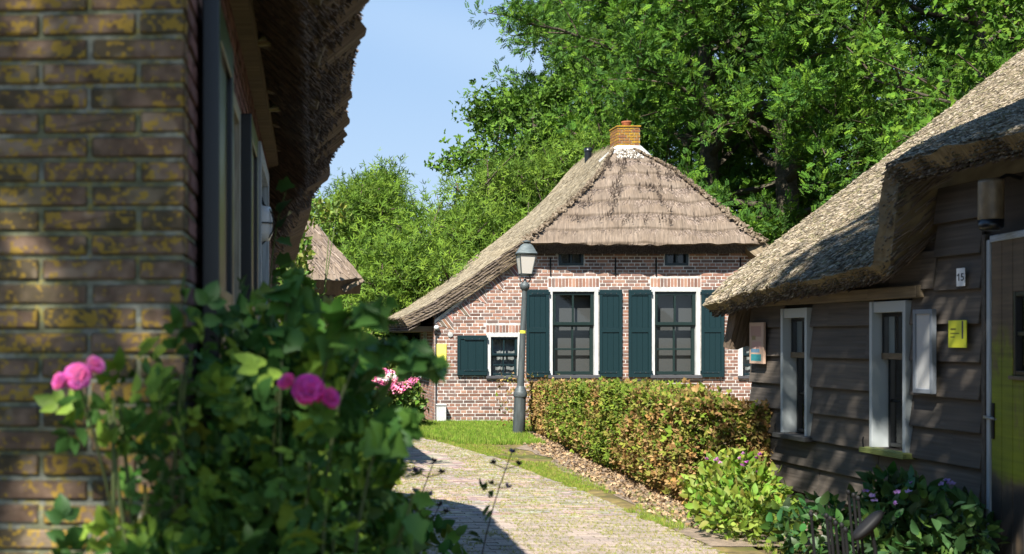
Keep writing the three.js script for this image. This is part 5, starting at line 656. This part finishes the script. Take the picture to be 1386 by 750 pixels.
  // plants at the foot of the barn
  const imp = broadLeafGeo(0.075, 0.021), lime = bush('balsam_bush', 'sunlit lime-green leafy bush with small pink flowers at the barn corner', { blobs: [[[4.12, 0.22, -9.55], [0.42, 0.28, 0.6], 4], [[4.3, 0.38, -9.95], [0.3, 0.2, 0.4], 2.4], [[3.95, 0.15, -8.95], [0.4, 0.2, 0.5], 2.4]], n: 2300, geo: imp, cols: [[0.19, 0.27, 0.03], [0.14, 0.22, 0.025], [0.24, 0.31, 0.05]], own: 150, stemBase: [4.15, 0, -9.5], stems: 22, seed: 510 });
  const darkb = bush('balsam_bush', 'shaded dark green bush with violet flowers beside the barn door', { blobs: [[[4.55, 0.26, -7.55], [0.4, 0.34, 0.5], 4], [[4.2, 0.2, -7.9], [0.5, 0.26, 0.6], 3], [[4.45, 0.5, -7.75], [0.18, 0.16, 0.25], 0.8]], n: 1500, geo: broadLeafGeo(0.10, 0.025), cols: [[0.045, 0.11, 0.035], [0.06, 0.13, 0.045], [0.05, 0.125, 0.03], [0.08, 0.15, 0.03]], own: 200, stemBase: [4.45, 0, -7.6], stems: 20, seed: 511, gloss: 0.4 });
  const bl = leafGeo(0.028, 0.012), put = (B, n, box3, col) => { for (let i = 0; i < n; i++) { const p = blob(Q, ...box3).sub(B.position), list = []; for (let k = 0; k < 6; k++) { const g = bl.clone(); g.applyQuaternion(qDir(V(gauss(Q), 0.3 + Q() * 0.5, gauss(Q)).normalize(), Q() * 6)); list.push(g); } const f = mesh('flower', merge(list), leafMat(col[i % col.length]), B); f.position.copy(p); } };
  put(lime, 14, [[4.15, 0.52, -9.7], [0.35, 0.12, 0.4]], [[0.62, 0.30, 0.55], [0.5, 0.12, 0.45]]); put(darkb, 16, [[4.5, 0.55, -7.45], [0.45, 0.12, 0.35]], [[0.48, 0.36, 0.72], [0.42, 0.24, 0.62]]);
  // iron stakes and the tilted lamp head among the plants
  const stakeAt = (px, py, d) => [(px - 350) / 1500 * d, 1.6 - (py - 458) / 1500 * d, -d];
  const sk = [[1098, 698, 6.9], [1119, 700, 6.8], [1124, 704, 6.7], [1131, 710, 6.65], [1139, 713, 6.6], [1144, 719, 6.5], [1150, 668, 7.3], [1157, 672, 7.2], [1163, 676, 7.1]];
  sk.forEach(([px, py, d], i) => { const [x, y, z] = stakeAt(px, py, d), s = thing('iron_stake', i < 6 ? 'thin black iron stake in the row at the front of the dark bush' : 'thin black iron stake in the trio beside the tilted lamp head', 'stake', [x, 0, z], 0, i < 6 ? 'iron stakes in front of the dark bush' : 'trio of iron stakes'); s.rotation.z = 0.09; mesh('rod', tube([[0.045, 0, 0], [0.045, y * 0.5, 0], [0.045, y, 0]], 0.009, 0.009, 8), M.iron, s); mesh('knob', new THREE.SphereGeometry(0.014, 10, 8).scale(1, 1.3, 1).translate(0.045, y + 0.005, 0), M.iron, s); });
  const lh = thing('garden_lamp', 'tilted dark grey disc-shaped lamp head among violet-flowered plants', 'garden lamp', [3.88, 0, -7.05]); const disc = lathe([[0, -0.035], [0.09, -0.035], [0.125, -0.01], [0.125, 0.012], [0.1, 0.035], [0, 0.045]], 24); disc.scale(1.05, 0.8, 0.42); disc.rotateZ(0.75); disc.rotateX(-0.12); disc.translate(0, 0.41, 0); mesh('head', disc, M.iron, lh); mesh('post', tube([[0.05, 0, -0.02], [0.06, 0.2, -0.02], [0.02, 0.38, 0]], 0.012, 0.012, 6), M.iron, lh);
}

// ------------------------------------------------------------------ trees outside the frame whose shade falls on gable and barn
tree('shade_tree', 'overhanging tree at the path side shading the barn door', { x: 2.75, z: -2.3, h: 11, r: 2.3, base: 0.56, limbs: 28, sub2: 7, tw: 6, lv: 11, leaf: 'oval', size: 1.3, seed: 601, trunk: 0.2 });
tree('shade_tree', 'garden tree standing in front of the lichened gable', { x: -4.9, z: 3.2, h: 12, r: 2.7, base: 0.5, limbs: 20, sub2: 5, tw: 5, lv: 7, leaf: 'oval', size: 1.35, seed: 602, trunk: 0.24 });
scene.traverse(o => { if (o.isMesh) { o.castShadow = true; o.receiveShadow = true; } });
renderer.render(scene, camera);
